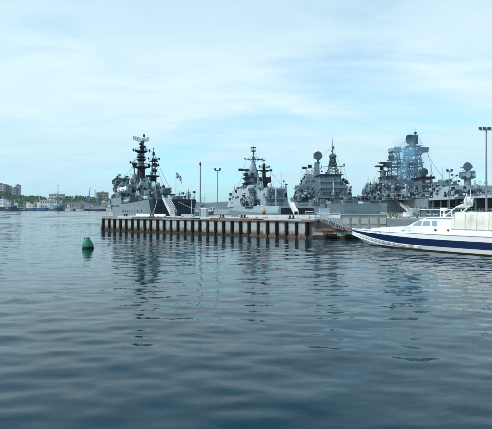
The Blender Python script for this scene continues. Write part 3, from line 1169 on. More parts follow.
# capstans and bollards on the quarterdeck
for x, y in ((-3.6, 2.5), (3.4, 2.5), (-2.2, 6.0), (2.6, 6.6)):
    MB().lathe((x, y, 6.9), [(.55, 0), (.5, .2), (.32, .4), (.32, .9), (.6, 1.0), (.6, 1.15)], 10).build('capstan', 'mid_grey', rt)
raft_row(rt, (-5.9, 4.5, 7.6), 4, 1.25)
MB().box(1.5, 4.2, 7.5, 10.5, 6.5, 8.2, .1, .1, .1).build('deck_locker', 'ship_grey', rt)
p = s1.pt(186, 193, 5)
MB().path([(p.x, 5, 6.8), (p.x, 5, p.z), (p.x + 1.2, 5, p.z + .3)], .12).build('boat_davit', 'light_grey', rt)
p = s1.pt(191, 195, 4)
MB().lathe((p.x - .6, 4, 6.8), [(.3, 0), (.3, .9), (.65, 1.0), (.65, 1.9), (.2, 2.1)], 9).build('searchlight', 'light_grey', rt)
# aft deckhouses
ob, e = s1.block('aft_deckhouse', 'mid_grey', 151.5, 171, 193.5, 14.5, 14, 6.4, .2, .2, .2, grime=26, seed=3)
ob, e = s1.block('aft_deckhouse', 'mid_grey', 150, 166.5, 189, 20, 14, 6.4, .4, .3, .3, grime=24, seed=4)
p = s1.pt(160, 193.4, 15.6)
MB().box(p.x - 3.2, p.x + 4.1, 14.0, 20, p.z - .5, p.z - .1).build('bridge_wing', 'dark_grey', rt)
p = s1.pt(165.5, 193.3, 17)
turret(rt, (p.x, 17, p.z), R(10), .75, 2, 'mid_grey', 4.5)
p = s1.pt(157.5, 188.5, 23)
o = MB().lathe((p.x, 23, p.z - .2), [(1.3, 0), (1.3, .7), (.8, .9), (.8, 1.5), (.6, 1.9), (.2, 2.0)], 10).build('gun_director', 'mid_grey', rt)
MB().lathe((p.x, 22.3, p.z + 1.2), [(.75, 0), (.6, -.3), (.1, -.45)], 12, 'y').build('director_dish', 'light_grey', o)
# main tower mast
ob, e = s1.block('tower_base', 'light_grey', 137.8, 152.2, 178, 47, 9, 6.4, 1.15, .6, .6, grime=22, seed=6)
p, q = s1.pt(141.3, 178.5, 51), s1.pt(141.4, 151, 51)
sc_ = s1.s(142, 51)
MB().lathe((p.x, 51, p.z - .4), [(1.35, 0), (1.3, 4.1)], 14).build('mast_foot', 'mast_black', rt, smooth=True)
MB().lathe((p.x, 51, p.z + 3.7), [(1.02, 0), (.92, q.z - p.z - 3.7)], 14).build('tower_mast', 'mid_grey', rt, smooth=True)
mb = MB()
for py, w in ((167.2, 2.6), (160, 1.6), (151.6, 2.1), (157, 1.35)):
    z = s1.pt(142, py, 51).z
    mb.lathe((p.x, 51, z), [(.8, -.7), (w, -.1), (w, .15), (1.0, .2)], 14)
    for i in range(10):
        t = i * .6283
        mb.tube((p.x + w * .95 * math.cos(t), 51 + w * .95 * math.sin(t), z), (p.x + w * .95 * math.cos(t), 51 + w * .95 * math.sin(t), z + 1.0), .05, n=4)
    for i in range(10):
        t, t2 = i * .6283, (i + 1) * .6283
        mb.tube((p.x + w * .95 * math.cos(t), 51 + w * .95 * math.sin(t), z + 1), (p.x + w * .95 * math.cos(t2), 51 + w * .95 * math.sin(t2), z + 1), .05, n=4)
mb.build('mast_platform', 'mast_black', rt)
z = s1.pt(142, 151, 51).z
yard(rt, (p.x, 50.5, z), 5.8, 'mast_black', .13)
yard(rt, (p.x - .3, 50.3, s1.pt(142, 167.5, 51).z), 5.2, 'mast_black', .13)
# bracket to the right, holding the wave guide
mb = MB()
zb = s1.pt(150, 167.5, 51).z
zt = s1.pt(150, 164.2, 51).z
x0, x1 = s1.pt(145, 165, 51).x, s1.pt(150, 165, 51).x
mb.box(x0 - 1, x1, 50.6, 51.2, zt - .12, zt + .16)
mb.box(x0 - 1, x1 - .4, 50.6, 51.2, zb - .12, zb + .16)
mb.box(x1 - .7, x1, 50.6, 51.2, zb - .12, zt)
mb.build('antenna_bracket', 'mast_black', rt)
# mast head
zt = s1.pt(142, 151, 51).z
zr = s1.pt(142, 140.5, 51).z
ph = s1.pt(142.3, 140, 51).x
mb = MB().lathe((ph, 51, zt), [(.75, 0), (.7, 1.0), (.95, 1.1), (.95, 1.7), (.5, 2.0), (.42, zr - zt - 1.0), (.7, zr - zt - .9), (.5, zr - zt - .3)], 12)
mb.cbox((ph + .7, 50.6, zt + 1.5), .7, .7, .9)
mb.cbox((ph - .8, 50.6, zt + 2.4), .5, .6, .7)
mb.build('mast_head', 'mast_black', rt)
mesh_antenna(rt, (ph - .1, 50.8, zr - .1), 5.9, 1.5, 'mid_grey', R(8), 1.1, 'air_search_radar', 6, .62)
zt2 = s1.pt(143.6, 128.5, 51).z
mb = MB().tube((ph + .6, 51.2, zr - .6), (ph + .6, 51.2, zt2 - 2.5), .16, .12, 6).tube((ph + .6, 51.2, zt2 - 2.5), (ph + .6, 51.2, zt2), .07, .04, 5)
mb.lathe((ph + .6, 51.2, zt2 - 3.0), [(.3, 0), (.3, .9), (.12, 1.1)], 8)
mb.tube((ph - .1, 51.2, zt2 - 4.3), (ph + 1.3, 51.2, zt2 - 4.3), .06, n=4)
mb.build('topmast', 'mast_black', rt)
# aft mast (right, thin)
p0, p1 = s1.pt(153.6, 189, 29), s1.pt(153.9, 158, 29)
lattice(rt, 'aft_mast', 'mid_grey', p0.x, 29, p0.z, p1.z, 1.5, .7, 6, .07)
mb = MB()
z = s1.pt(153, 176, 29).z
mb.box(p0.x - 2.2, p0.x + 1.5, 27.6, 30.4, z - .3, z + .1)
mb.box(p0.x - .9, p0.x + .7, 28, 30, z - 1.6, z - .3)
for py in (170.5, 164.5, 160):
    zz_ = s1.pt(153, py, 29).z
    mb.cbox((p0.x + .2, 29, zz_), 1.3, 1.3, .8)
    mb.box(p0.x - 1.1, p0.x + 1.2, 28, 30, zz_ - .55, zz_ - .4)
mb.build('mast_platform', 'mast_black', rt)
for py, w in ((159.5, 3.2), (166, 2.6)):
    yard(rt, (p0.x, 28.7, s1.pt(153, py, 29).z), w, 'mast_black', .08, n=4)
z0_, z1_ = p1.z, s1.pt(154, 148.5, 29).z
MB().tube((p0.x, 29, z0_), (p0.x, 29, z1_), .1, .05, 6).ball((p0.x, 29, z1_), .22, n=8, k=5).cbox((p0.x, 29, z0_ + 1.3), .6, .6, .9).build('topmast', 'mast_black', rt)
radome(rt, (p0.x - .7, 28, s1.pt(152, 173, 28).z), .55, 'ship_grey')
# bridge (forward superstructure) seen past the mast on the left
ob, e = s1.block('bridge_house', 'ship_grey', 118.5, 146, 193, 60, 26, 8.4, .1, 0, 1.5, grime=34, seed=8)
ob, e = s1.block('bridge_house', 'light_grey', 118.0, 138, 184.5, 64, 19, s1.pt(125, 193, 64).z - .02, .5, .2, 2.0, grime=30, seed=9)
ob, e = s1.block('wheelhouse', 'mid_grey', 116.5, 129.5, 179.3, 66, 14, s1.pt(125, 184.4, 66).z, .15, .1, 1.0, grime=20, seed=10)
MB().box(e[0] - .5, e[1] + .5, e[2] - .6, e[3] + .5, e[5], e[5] + .35).build('wheelhouse_roof', 'dark_grey', rt)
for i in range(6):
    y = e[2] + 1.4 + i * 2.0
    MB().box(e[0] - .12, e[0] + .3, y - .7, y + .7, e[4] + 1.0, e[4] + 1.9).build('window', 'glass', ob)
for i in range(4):
    x = e[0] + .9 + i * (e[1] - e[0] - 1.8) / 3
    MB().box(x - .5, x + .5, e[2] - .1, e[2] + .3, e[4] + .9, e[4] + 1.8).build('window', 'glass', ob)
# left (fore) mast with drum
p0, p1 = s1.pt(134.6, 179, 70), s1.pt(134.6, 158, 70)
MB().lathe((p0.x, 70, p0.z - 2.5), [(1.5, 0), (1.4, 1.7), (1.0, 2.1), (1.0, 4.0), (.75, 4.6)], 12).build('director_tower', 'ship_grey', rt, smooth=True)
MB().tube((p0.x, 70, p0.z + 1), (p0.x, 70, p1.z - 2.5), .3, .2, 8).tube((p0.x, 70, p1.z - 2.5), (p0.x, 70, p1.z), .1, .04, 5).build('fore_mast', 'mast_black', rt)
yard(rt, (p0.x, 69.7, s1.pt(134, 163, 70).z), 3.4, 'mast_black', .13, n=4)
MB().lathe((p0.x, 70, s1.pt(134, 164, 70).z), [(.3, -1), (1.2, -.2), (1.2, .2), (.4, .4)], 10).build('mast_platform', 'mast_black', rt)
for px, py, v in ((124.6, 174, 72), (120.8, 171.5, 76), (128.5, 176, 68), (147.5, 171, 40), (162, 181, 20)):
    b_ = s1.pt(px, 180 if px < 130 else 186, v)
    whip(rt, (b_.x, v, b_.z - .8), s1.pt(px, py, v).z - b_.z + .8)
for px, py, r_, v in ((131.5, 180, .95, 62), (122, 183.5, .8, 63), (126, 177.4, .6, 68), (148, 182.5, .8, 45)):
    p = s1.pt(px, py, v)
    radome(rt, p, r_ * .8, 'ship_grey')
for v, px, py in ((47, 125, 190), (56, 120.5, 190.5)):
    p = s1.pt(px, py, v)
    lifeboat(rt, (max(p.x, -8.0), v, p.z), 8.0)
MB().box(-8.2, -4.5, 44.8, 60, 8.5, 9.2).build('boat_deck', 'mid_grey', rt)
MB().box(-7.4, -4.2, 28, 43.8, 6.3, 8.4, .1, .1, .1).build('side_house', 'mid_grey', rt)
raft_row(rt, (-7.7, 29, 7.2), 7, 1.5)
p = s1.pt(163, 186, 21)
# gangway from the stern to the pier
pa = s1.pt(165.5, 196.5, .2)
zd = 3.35
gpos = W(173.5, 216, 94.5)
c_, s_ = math.cos(s1.a), math.sin(s1.a)
dx, dy = gpos.x - O1[0], gpos.y - O1[1]
pb = Vector((dx * c_ + dy * s_, -dx * s_ + dy * c_, zd))
gang = Ship('gangway', 'white railed gangway sloping from the dark stern of the training ship to the pier', 'gangway', O1, 22)
gangway(gang.root, (pa.x, .3, 7.25), pb, 1.5, 'white_paint', 1.0, 'walkway')


# ================================================================== ship 2: corvette with pyramid mast
s2 = Ship('corvette', 'angular pale grey corvette with pyramid mast and white striped hangar door, second warship from left', 'warship', (15.5, 128.6), 13, 'warships at the naval pier')
r2_ = s2.root
secs2 = [(0, 5.8, 4.6, 5.6, 3.4, 6.2), (3, 6.0, 5.0, 5.6, 3.4, 6.4), (22, 6.2, 5.6, 5.7, 3.4, 6.6), (60, 6.3, 5.4, 6.2, 3.6, 6.5), (80, 5.6, 4.0, 6.8, 4.0, 5.4), (95, 3.4, 1.5, 7.6, 4.6, 2.8), (104, .3, .1, 8.2, 5, .25)]
make_hull(s2, secs2, 'light_grey')
s2.deck = 5.5
# flared port superstructure slab
def slab2(v0, v1, hb, ht, z0, z1, f0, f1, mname, name):
    return MB().loft([[(-hb, v0, z0), (hb, v0, z0), (hb, v1, z0), (-hb, v1, z0)], [(-ht, v0 + f0, z1), (ht, v0 + f0, z1), (ht, v1 - f1, z1), (-ht, v1 - f1, z1)]]).build(name, mname, r2_)
z190 = s2.pt(241, 190.5, 72).z
ob = slab2(40, 84, 6.15, 4.6, 5.6, z190, .5, 5.5, 'light_grey', 'superstructure')
fittings(s2, -6.1, 6.1, 40, 80, 5.7, z190, 26, 21, ob, 1.5, .5)
ob = slab2(48, 76, 4.2, 3.4, z190, s2.pt(246, 186.8, 62).z, 1.0, 3.5, 'light_grey', 'bridge')
e0 = s2.pt(246, 186.8, 62).z
for i in range(7):
    y = 51 + i * 3.2
    MB().box(-4.25, -3.6, y - .9, y + .9, z190 + .55, z190 + 1.25).build('window', 'glass', ob)
# recessed openings and boat bay on the port side
for v, z, w, h in ((44, 8.2, 5.0, 2.4), (53, 8.0, 4.0, 2.0), (65, 9.4, 2.0, 1.2), (73, 7.2, 1.6, 1.0)):
    x = 6.15 - 1.55 * (z - 5.6) / (z190 - 5.6)
    MB().box(-x - .06, -x + 1.0, v - w / 2, v + w / 2, z - h / 2, z + h / 2).build('boat_bay', 'dark_grey', r2_)
# midships low house with clutter, ahead of hangar
ob, e = s2.block('midship_house', 'mid_grey', 258, 276, 193, 34, 8, 5.5, .3, .1, .1, grime=40, seed=22)
ob, e = s2.block('midship_house', 'ship_grey', 250.5, 263, 199, 30, 14, 5.5, .3, .1, .1, grime=36, seed=25)
for px in (258.2, 262.4):
    p = s2.pt(px, 206.3, 27)
    radome(r2_, (p.x, 27, p.z), .62, 'white_paint')
# hangar
ob, e = s2.block('hangar', 'light_grey', 265.5, 288.3, 187.6, 22, 14, 5.5, .45, .15, .3, grime=10, seed=23)
a, b = s2.pt(268.5, 190, 21.8), s2.pt(283.6, 190, 21.8)
zt, zb = s2.pt(276, 190.3, 22).z, s2.pt(276, 209, 22).z
door = MB().box(a.x, b.x, 21.82, 22.4, 5.6, zt).build('hangar_door', 'blue_grey', r2_)
n = 9
for i in range(n):
    z = 5.7 + (zt - 5.8) * i / n
    MB().box(a.x + .1, b.x - .1, 21.76, 21.9, z, z + (zt - 5.8) / n - .12).build('slat', 'blue_grey', door)
p = s2.pt(275.8, 189, 21.7)
MB().box(p.x - .22, p.x + .22, 21.68, 21.80, 5.7, e[5] + .25).build('guide_stripe', 'white_paint', r2_)
mb = MB()
for xx in (a.x, b.x):
    mb.box(xx - .18, xx + .18, 21.7, 22.3, 5.6, zt + .2)
mb.box(a.x, b.x, 21.7, 22.3, zt, zt + .35)
mb.build('door_frame', 'ship_grey', r2_)
# flight deck netting & gear
railing(r2_, [(-5.9, 21, 5.7), (-5.8, .3, 5.6), (5.8, .3, 5.6), (5.9, 21, 5.7)], 1.0, 1.5)
MB().box(-5.2, 5.2, -.08, .2, 3.2, 5.0).build('stern_shutter', 'dark_grey', r2_)
for px, py in ((281, 172), (285.5, 182), (268, 178)):
    b_ = s2.pt(px, 187.5, 27)
    whip(r2_, (b_.x, 27, b_.z), s2.pt(px, py, 27).z - b_.z)
# pyramid mast
V = 54.5
zs = [(190, 244.6, 259.5), (181, 244.6, 258.8), (176.5, 245.2, 258.2), (172, 245.8, 257.4), (170.5, 247.8, 256.8), (166, 250.6, 255.6), (161, 252.2, 254.8)]
rings = []
for py, a, b in zs:
    p, q = s2.pt(a, py, V), s2.pt(b, py, V)
    w = (q.x - p.x) / 2
    cx = (q.x + p.x) / 2
    k = .45
    rings.append([(cx - w, V - w * k, p.z), (cx - w * k, V - w, p.z), (cx + w * k, V - w, p.z), (cx + w, V - w * k, p.z), (cx + w, V + w * k, p.z), (cx + w * k, V + w, p.z), (cx - w * k, V + w, p.z), (cx - w, V + w * k, p.z)])
mast = MB().loft(rings).build('pyramid_mast', 'ship_grey', r2_)
mb = MB()
for px, py, w, h in ((246, 174.5, 1.6, 1.0), (245.6, 178.5, 1.4, .9), (245.2, 184, 1.5, .9), (252, 175, 1.0, 1.3), (255.5, 180, 1.2, 1.1), (249.6, 183, 1.3, .8)):
    p = s2.pt(px, py, V - 2.9)
    mb.box(p.x - w / 2, p.x + w / 2, V - 3.6, V - 1.2, p.z - h / 2, p.z + h / 2)
for py in (178, 183, 188):
    z = s2.pt(252, py, V).z
    mb.box(rings[2][0][0] - .9, rings[2][3][0] + .9, V - 3.6, V + 3.4, z - .08, z + .08)
mb.build('sensor_box', 'dark_grey', r2_)
px_c = s2.pt(253.4, 165, V).x
yard(r2_, (px_c, V - .5, s2.pt(253, 159.6, V).z), 7.8, 'mid_grey', .2, n=6)
zy = s2.pt(253, 170.2, V).z
mb = MB()
xl, xr = s2.pt(238.3, 170, V).x, s2.pt(271.5, 170, V).x
mb.box(xl, xr, V - 1.1, V - .5, zy - .18, zy + .18)
mb.box(xl, xl + 2.0, V - 1.5, V - .2, zy - .4, zy + .5)
mb.box(xl + 2.6, xl + 4.2, V - 1.5, V - .2, zy - .3, zy + .45)
mb.box(xr - 1.0, xr, V - 1.5, V - .2, zy - .3, zy + .5)
mb.tube((xr - .3, V - .8, zy), (xr - .3, V - .8, zy + 1.6), .08, .05, 5)
mb.tube((xl + .6, V - .8, zy), (xl + .6, V - .8, zy + 1.4), .08, .05, 5)
for sg, xe in ((-1, xl), (1, xr)):
    mb.tube((px_c + sg * 1.5, V - .8, zy - 2.2), (xe - sg * 2.2, V - .8, zy - .15), .12, n=5)
mb.build('sensor_arm', 'dark_grey', r2_)
z0_ = s2.pt(253, 161.5, V).z
mb = MB().lathe((px_c, V, z0_ - .3), [(.45, 0), (.35, 1.2), (.6, 1.4), (.6, 2.1), (.25, 2.4), (.22, s2.pt(253, 152, V).z - z0_ + .3)], 10)
zr = s2.pt(253, 150, V).z
mb.lathe((px_c, V, zr), [(.2, -.9), (1.1, -.55), (1.2, -.35), (.25, -.2)], 12)
mb.lathe((px_c, V, zr + 1.1), [(.2, -.2), (1.2, -.12), (1.2, .2), (.25, .35)], 12)
for i in range(6):
    t = i * math.pi / 3
    mb.tube((px_c + 1.1 * math.cos(t), V + 1.1 * math.sin(t), zr - .4), (px_c + 1.1 * math.cos(t), V + 1.1 * math.sin(t), zr + 1.1), .07, n=4)
mb.tube((px_c, V, zr - .6), (px_c, V, s2.pt(253, 145.3, V).z - .8), .12, .08, 6)
mb.tube((px_c, V, s2.pt(253, 147, V).z), (px_c, V, s2.pt(253, 144, V).z), .05, .03, 5)
mb.build('topmast', 'mid_grey', r2_)
# black funnel mast
V = 38
p = s2.pt(264, 187, V)
mb = MB()
a, b = s2.pt(258.6, 178, V), s2.pt(270.0, 178, V)
zb_, zm, zt_ = s2.pt(264, 188, V).z, s2.pt(264, 181.5, V).z, s2.pt(264, 177.3, V).z
mb.loft([[(b.x - 1.9, V - 1.2, zb_ - 1), (b.x + 1.1, V - 1.2, zb_ - 1), (b.x + 1.1, V + 2, zb_ - 1), (b.x - 1.9, V + 2, zb_ - 1)],
         [(a.x + 1.6, V - 1.5, zm), (b.x, V - 1.5, zm), (b.x, V + 2, zm), (a.x + 1.6, V + 2, zm)],
         [(a.x, V - 1.4, zm + .5), (b.x + .3, V - 1.4, zm + .5), (b.x + .3, V + 2, zm + .5), (a.x, V + 2, zm + .5)],
         [(a.x + .3, V - 1.2, zt_), (b.x - .1, V - 1.2, zt_), (b.x - .1, V + 1.6, zt_), (a.x + .3, V + 1.6, zt_)]])
mb.build('funnel', 'mast_black', r2_)
mx_ = s2.pt(264, 170, V).x
MB().lathe((mx_, V, zt_ - .1), [(.75, 0), (.62, 2.6), (.5, 3.4), (.45, 5.0), (.2, 5.3)], 10).tube((mx_, V, zt_ + 5), (mx_, V, s2.pt(264, 158.5, V).z), .1, .04, 5).cbox((mx_, V, s2.pt(264, 160.5, V).z), .5, .5, .5).build('funnel_mast', 'mast_black', r2_)
yard(r2_, (mx_, V - .5, s2.pt(264, 167.2, V).z), 3.7, 'mast_black', .16, n=4)
yard(r2_, (mx_, V - .5, s2.pt(264, 171.3, V).z), 2.6, 'mast_black', .14, n=4)
lattice(r2_, 'mast_strut', 'light_grey', s2.pt(259.5, 185, V).x, V - .5, s2.pt(259, 193, V).z, zt_, 2.4, 1.4, 3, .12)
p = s2.pt(269.6, 184.6, 34)
MB().lathe((p.x, 34, p.z), [(.9, -1.2), (.85, .2), (.5, .7), (.1, .8)], 10).build('exhaust_cowl', 'white_paint', r2_, smooth=True)
p = s2.pt(271.5, 176, V)
whip(r2_, (b.x, V, zt_), 3.2, 'mast_black')
# bridge-top gear at left
for px, py, v, r_ in ((238.5, 190.0, 72, .55), (241, 188.4, 70, .7), (236, 191.4, 76, .5)):
    p = s2.pt(px, py, v)
    radome(r2_, (max(p.x, -4.2), v, max(p.z, z190 + r_)), r_, 'ship_grey')
whip(r2_, (s2.pt(238, 180, 74).x, 74, z190), 5.5)
p = s2.pt(235, 195, 80)
# covered gangway
gw2 = Ship('gangway', 'gangway with white side cloths behind the pier between the corvette and the destroyer', 'gangway', (15.5, 128.6), 13)
pa, pb = s2.pt(288.2, 208.5, 4), s2.pt(297.5, 216.2, -14)
gangway(gw2.root, (pa.x, 1.0, 5.7), (pb.x, -13, 3.1), 1.2, 'light_grey', 1.0, 'walkway', cover='flat_white')
mb = MB().box(-1.0, 1.2, -.9, 1.1, 0, 2.4, .1, .1, .1)


# ================================================================== ship 3: destroyer with disc radar and dark hangar
s3 = Ship('destroyer', 'dark grey destroyer with square dish radar, lattice mast and striped hangar, third warship from left', 'warship', (40.9, 150), 3, 'warships at the naval pier')
r3 = s3.root
secs3 = [(0, 7.0, 6.0, 6.6), (3, 7.4, 6.4, 6.6), (30, 8.4, 7.6, 6.8), (31, 8.4, 7.6, 8.6), (80, 8.6, 8.0, 8.8), (110, 7.4, 5.4, 9.8), (135, 4.4, 2.0, 11.2), (152, 1.0, .3, 12.4), (155, .1, .05, 12.6)]
make_hull(s3, secs3, 'ship_grey')
hull_marks(s3, secs3, 34, 90, 16, .6, size=.4)
s3.deck = 8.5
railing(r3, [(-7.3, 3, 6.6), (-7.0, .2, 6.6), (7.0, .2, 6.6), (7.3, 3, 6.6)])
railing(r3, [(-8.3, 32, 8.6), (-8.5, 80, 8.8), (-7.3, 110, 9.8)])
ob, e = s3.block('aft_house', 'mid_grey', 318, 352, 194.5, 31, 14, 6.5, .3, .2, .2, grime=34, seed=31)
ob, e = s3.block('hangar', 'mid_grey', 320.5, 341.8, 175.2, 40, 12, 8.5, .25, .2, .2, grime=12, seed=32)
a, b = s3.pt(322, 178, 39.8), s3.pt(340.2, 178, 39.8)
zt = s3.pt(330, 177.2, 40).z
dr = MB().box(a.x, b.x, 39.84, 40.8, 12.0, zt).build('hangar_door', 'blue_grey', r3)
for i in range(8):
    x = a.x + (b.x - a.x) * (i + .5) / 8
    w = (b.x - a.x) / 8 - .14
    MB().box(x - w / 2, x + w / 2, 39.76, 40.3, 12.1, zt - .1).build('slat', 'blue_grey', dr)
p = s3.pt(333.4, 179, 39.7)
MB().box(p.x - .2, p.x + .2, 39.64, 39.80, s3.pt(333, 193, 40).z, s3.pt(333, 178.5, 40).z).build('guide_stripe', 'white_paint', r3)
MB().box(e[0] - .4, e[1] + .4, 39.4, 52.3, e[5], e[5] + .4).build('hangar_roof', 'dark_grey', r3)
ob, e3 = s3.block('stepped_house', 'ship_grey', 341.9, 347.2, 181, 40, 10, 8.5, .3, .2, .2, grime=14, seed=33)
ob, e3 = s3.block('stepped_house', 'ship_grey', 347.3, 352, 188, 38, 10, 8.5, .3, .2, .2, grime=14, seed=34)
for k in range(3):
    p = s3.pt(343.5 + 1.6 * k, 180.5 + k, 42)
    MB().lathe((p.x, 42, p.z - .2), [(.9, -.5), (.9, .4), (.5, 1.1), (.15, 1.3)], 10).build('gun_director', 'dark_grey', r3)
# port side clutter blocks in front of the foremast
ob, e = s3.block('missile_tube', 'mid_grey', 300, 318, 190, 54, 18, 8.5, .5, .3, .3, grime=44, seed=35)
ob, e = s3.block('superstructure', 'ship_grey', 299, 322, 184.5, 66, 16, 8.5, .6, .3, .3, grime=44, seed=36)
ob, e = s3.block('superstructure', 'ship_grey', 304, 320, 178.5, 72, 14, 9, .8, .3, .5, grime=36, seed=37)
ob, e = s3.block('bridge', 'light_grey', 305.5, 314, 174.5, 78, 10, 9, .4, .2, .5, grime=24, seed=38)
for i in range(3):
    x = s3.pt(302.5, 187, 53).x
    MB().lathe((x + i * 1.3, 53.4, 10.6 + (i % 2) * 1.3), [(.5, -3.5), (.62, -3.3), (.62, 3.3), (.5, 3.5)], 10, 'y').build('launch_tube', 'light_grey', r3)
# foremast with radar
p0, p1 = s3.pt(316.2, 184, 74), s3.pt(316.6, 163, 74)
MB().loft([[(p0.x - 1.5, 72.6, p0.z), (p0.x + 1.5, 72.6, p0.z), (p0.x + 1.5, 75.4, p0.z), (p0.x - 1.5, 75.4, p0.z)], [(p1.x - 1.2, 73, p1.z), (p1.x + 1.2, 73, p1.z), (p1.x + 1.2, 75, p1.z), (p1.x - 1.2, 75, p1.z)]]).build('fore_mast', 'ship_grey', r3)
zc = s3.pt(318, 156, 74).z
cx = s3.pt(317.8, 156, 74).x
MB().lathe((cx, 74, p1.z - .1), [(1.5, 0), (1.5, .4), (.6, .6), (.5, zc - p1.z - 1.2)], 10).build('radar_post', 'mid_grey', r3)
o = MB().lathe((cx, 73.4, zc), [(.2, 1.0), (1.2, .7), (2.35, .15), (2.45, -.05), (2.35, -.12), (1.2, .2), (.2, .35)], 8, 'y').build('dish_radar', 'ship_grey', r3)
mb = MB()
for k in range(7):
    x = -2.1 + .7 * k
    hh_ = math.sqrt(max(0.2, 2.3 ** 2 - x * x))
    mb.tube((cx + x, 73.1, zc - hh_), (cx + x, 73.1, zc + hh_), .08, n=4)
    mb.tube((cx - hh_, 73.1, zc + x), (cx + hh_, 73.1, zc + x), .08, n=4)
mb.build('radar_grid', 'mid_grey', o)
mesh_antenna(r3, (cx + .2, 75.2, zc + .2), 4.6, 3.4, 'dark_grey', R(150), .6, 'air_search_radar', 6)
zy = s3.pt(310, 168, 74).z
mb = MB()
xa, xb = s3.pt(302, 168, 74).x, s3.pt(322, 168, 74).x
mb.box(xa, xb, 73.4, 74.0, zy - .15, zy + .15)
mb.box(xa, xa + 2.2, 73, 74.4, zy - .5, zy + .6)
mb.box(xa + 3.2, xa + 5.0, 73, 74.4, zy + .1, zy + 1.6)
mb.tube((xa + 1, 73.7, zy - .2), (p0.x - 1.2, 73.7, zy - 3), .13, n=5)
mb.build('sensor_arm', 'dark_grey', r3)
p = s3.pt(306.6, 172, 73)
naval_flag(r3, (p.x + .9, 73, p.z - 3.2), 4.6, 1.6, 1.3, 'signal_halyard', -1, .5)
for px, py in ((308, 166), (311.5, 172), (300.5, 186)):
    b_ = s3.pt(px, py + 7, 76)
    whip(r3, (b_.x, 76, b_.z - 2), 6)
# lattice main mast over the hangar
V = 47
p0, p1, p2, p3 = (s3.pt(332.6, y, V) for y in (175, 165.5, 156.5, 137.5))
lattice(r3, 'main_mast', 'mid_grey', p0.x, V, p0.z, p1.z, 4.6, 2.8, 3, .17)
lattice(r3, 'main_mast', 'dark_grey', p1.x, V, p1.z, p2.z, 3.0, 1.6, 4, .16)
mb = MB()
mb.lathe((p1.x, V, p1.z), [(1.2, -.3), (1.9, 0), (1.9, .25), (1.1, .4)], 10)
mb.lathe((p1.x, V, p2.z), [(1.0, -1.4), (1.75, -.4), (1.9, .3), (1.2, 1.1), (.5, 1.5)], 10)
mb.lathe((p1.x, V, p2.z - 2.7), [(1.0, -.6), (1.5, -.3), (1.6, .5), (1.0, .8)], 10)
mb.build('sensor_drum', 'mid_grey', r3)
mb = MB().tube((p1.x, V, p2.z), (p1.x + .2, V, p2.z + 4.6), .34, .2, 7).tube((p1.x + .2, V, p2.z + 4), (p1.x, V, p3.z), .12, .05, 5)
mb.cbox((p1.x + .3, V, p2.z + 3.8), 1.0, .8, 1.0)
mb.cbox((p1.x - .3, V, p2.z + 2.4), .8, .8, .6)
mb.tube((p1.x - .9, V, p2.z + 4.7), (p1.x + 1.1, V, p2.z + 4.7), .08, n=5)
mb.build('topmast', 'mid_grey', r3)
zy = s3.pt(332, 167, V).z
mb = MB()
xa, xb = s3.pt(320.5, 167, V).x, s3.pt(344.5, 167, V).x
mb.tube((xa, V, zy), (p1.x, V, zy + .3), .13, n=5)
mb.tube((p1.x, V, zy + .3), (xb, V, zy + .4), .13, n=5)
mb.lathe((xb - .2, V, zy + 1.0), [(.3, -.8), (.45, -.2), (.45, .4), (.2, .7)], 8)
mb.tube((xb - 1.6, V, zy), (xb - 1.6, V, zy + 1.1), .1, n=5)
mb.tube((xa + .5, V, zy - .6), (xa + .5, V, zy + .8), .09, n=5)
mb.tube((xb - 3.0, V, zy - 2.0), (xb - 3.0, V, zy + .3), .07, n=5)
mb.tube((p1.x - 1.2, V, zy - 2.4), (xa + 1, V, zy), .08, n=4)
mb.tube((p1.x + 1.2, V, zy - 2.4), (xb - 1, V, zy + .3), .08, n=4)
mb.build('yardarm', 'mid_grey', r3)
# stern flag and boxes on quarterdeck
p = s3.pt(305.3, 203, 58)
f3 = s3.pt(305.2, 195, 60)
naval_flag(r3, (-8.45, f3.y, 8.6), s3.pt(303, 193, 60).z - 8.6, 1.9, 1.5, 'ensign_staff', 1, .5)
for i, (px, py) in enumerate(((323, 199), (328, 201), (337, 199.5), (344, 200), (350, 203))):
    p = s3.pt(px, py, 20)
    MB().box(p.x - 1.0, p.x + 1.0, 19, 21, 6.6, max(p.z, 7.6), .1, .1, .1).build('deck_locker', 'light_grey' if i % 2 else 'mid_grey', r3)
turret(r3, (s3.pt(348, 200, 14).x, 14, 7.4), R(5), .9, 2, 'mid_grey', 6)
turret(r3, (0, 98, 10.2), R(180), 1.2, 2, 'mid_grey', 6)
raft_row(r3, (-7.9, 34, 9.4), 8, 1.6)


# ================================================================== ship 4: large anti-submarine destroyer
s4 = Ship('destroyer', 'large destroyer with twin lattice masts in blue smoke, rightmost warship', 'warship', (73, 105), 0, 'warships at the naval pier')
r4 = s4.root
secs4 = [(0, 8.0, 6.4, 3.4), (22, 8.8, 7.6, 3.8), (22.5, 8.8, 7.6, 3.9), (44, 9.2, 8.4, 4.4), (44.4, 9.2, 8.4, 8.3), (100, 9.4, 8.6, 8.7), (125, 7.6, 5.0, 9.8), (148, 3.8, 1.6, 11.2), (160, .2, .1, 12.2)]
make_hull(s4, secs4, 'ship_grey')
hull_marks(s4, secs4, 47, 100, 14, .6, size=.4)
s4.deck = 8.2
railing(r4, [(-9.1, 45, 8.3), (-9.3, 100, 8.7), (-7.5, 125, 9.8), (-3.7, 148, 11.2)])
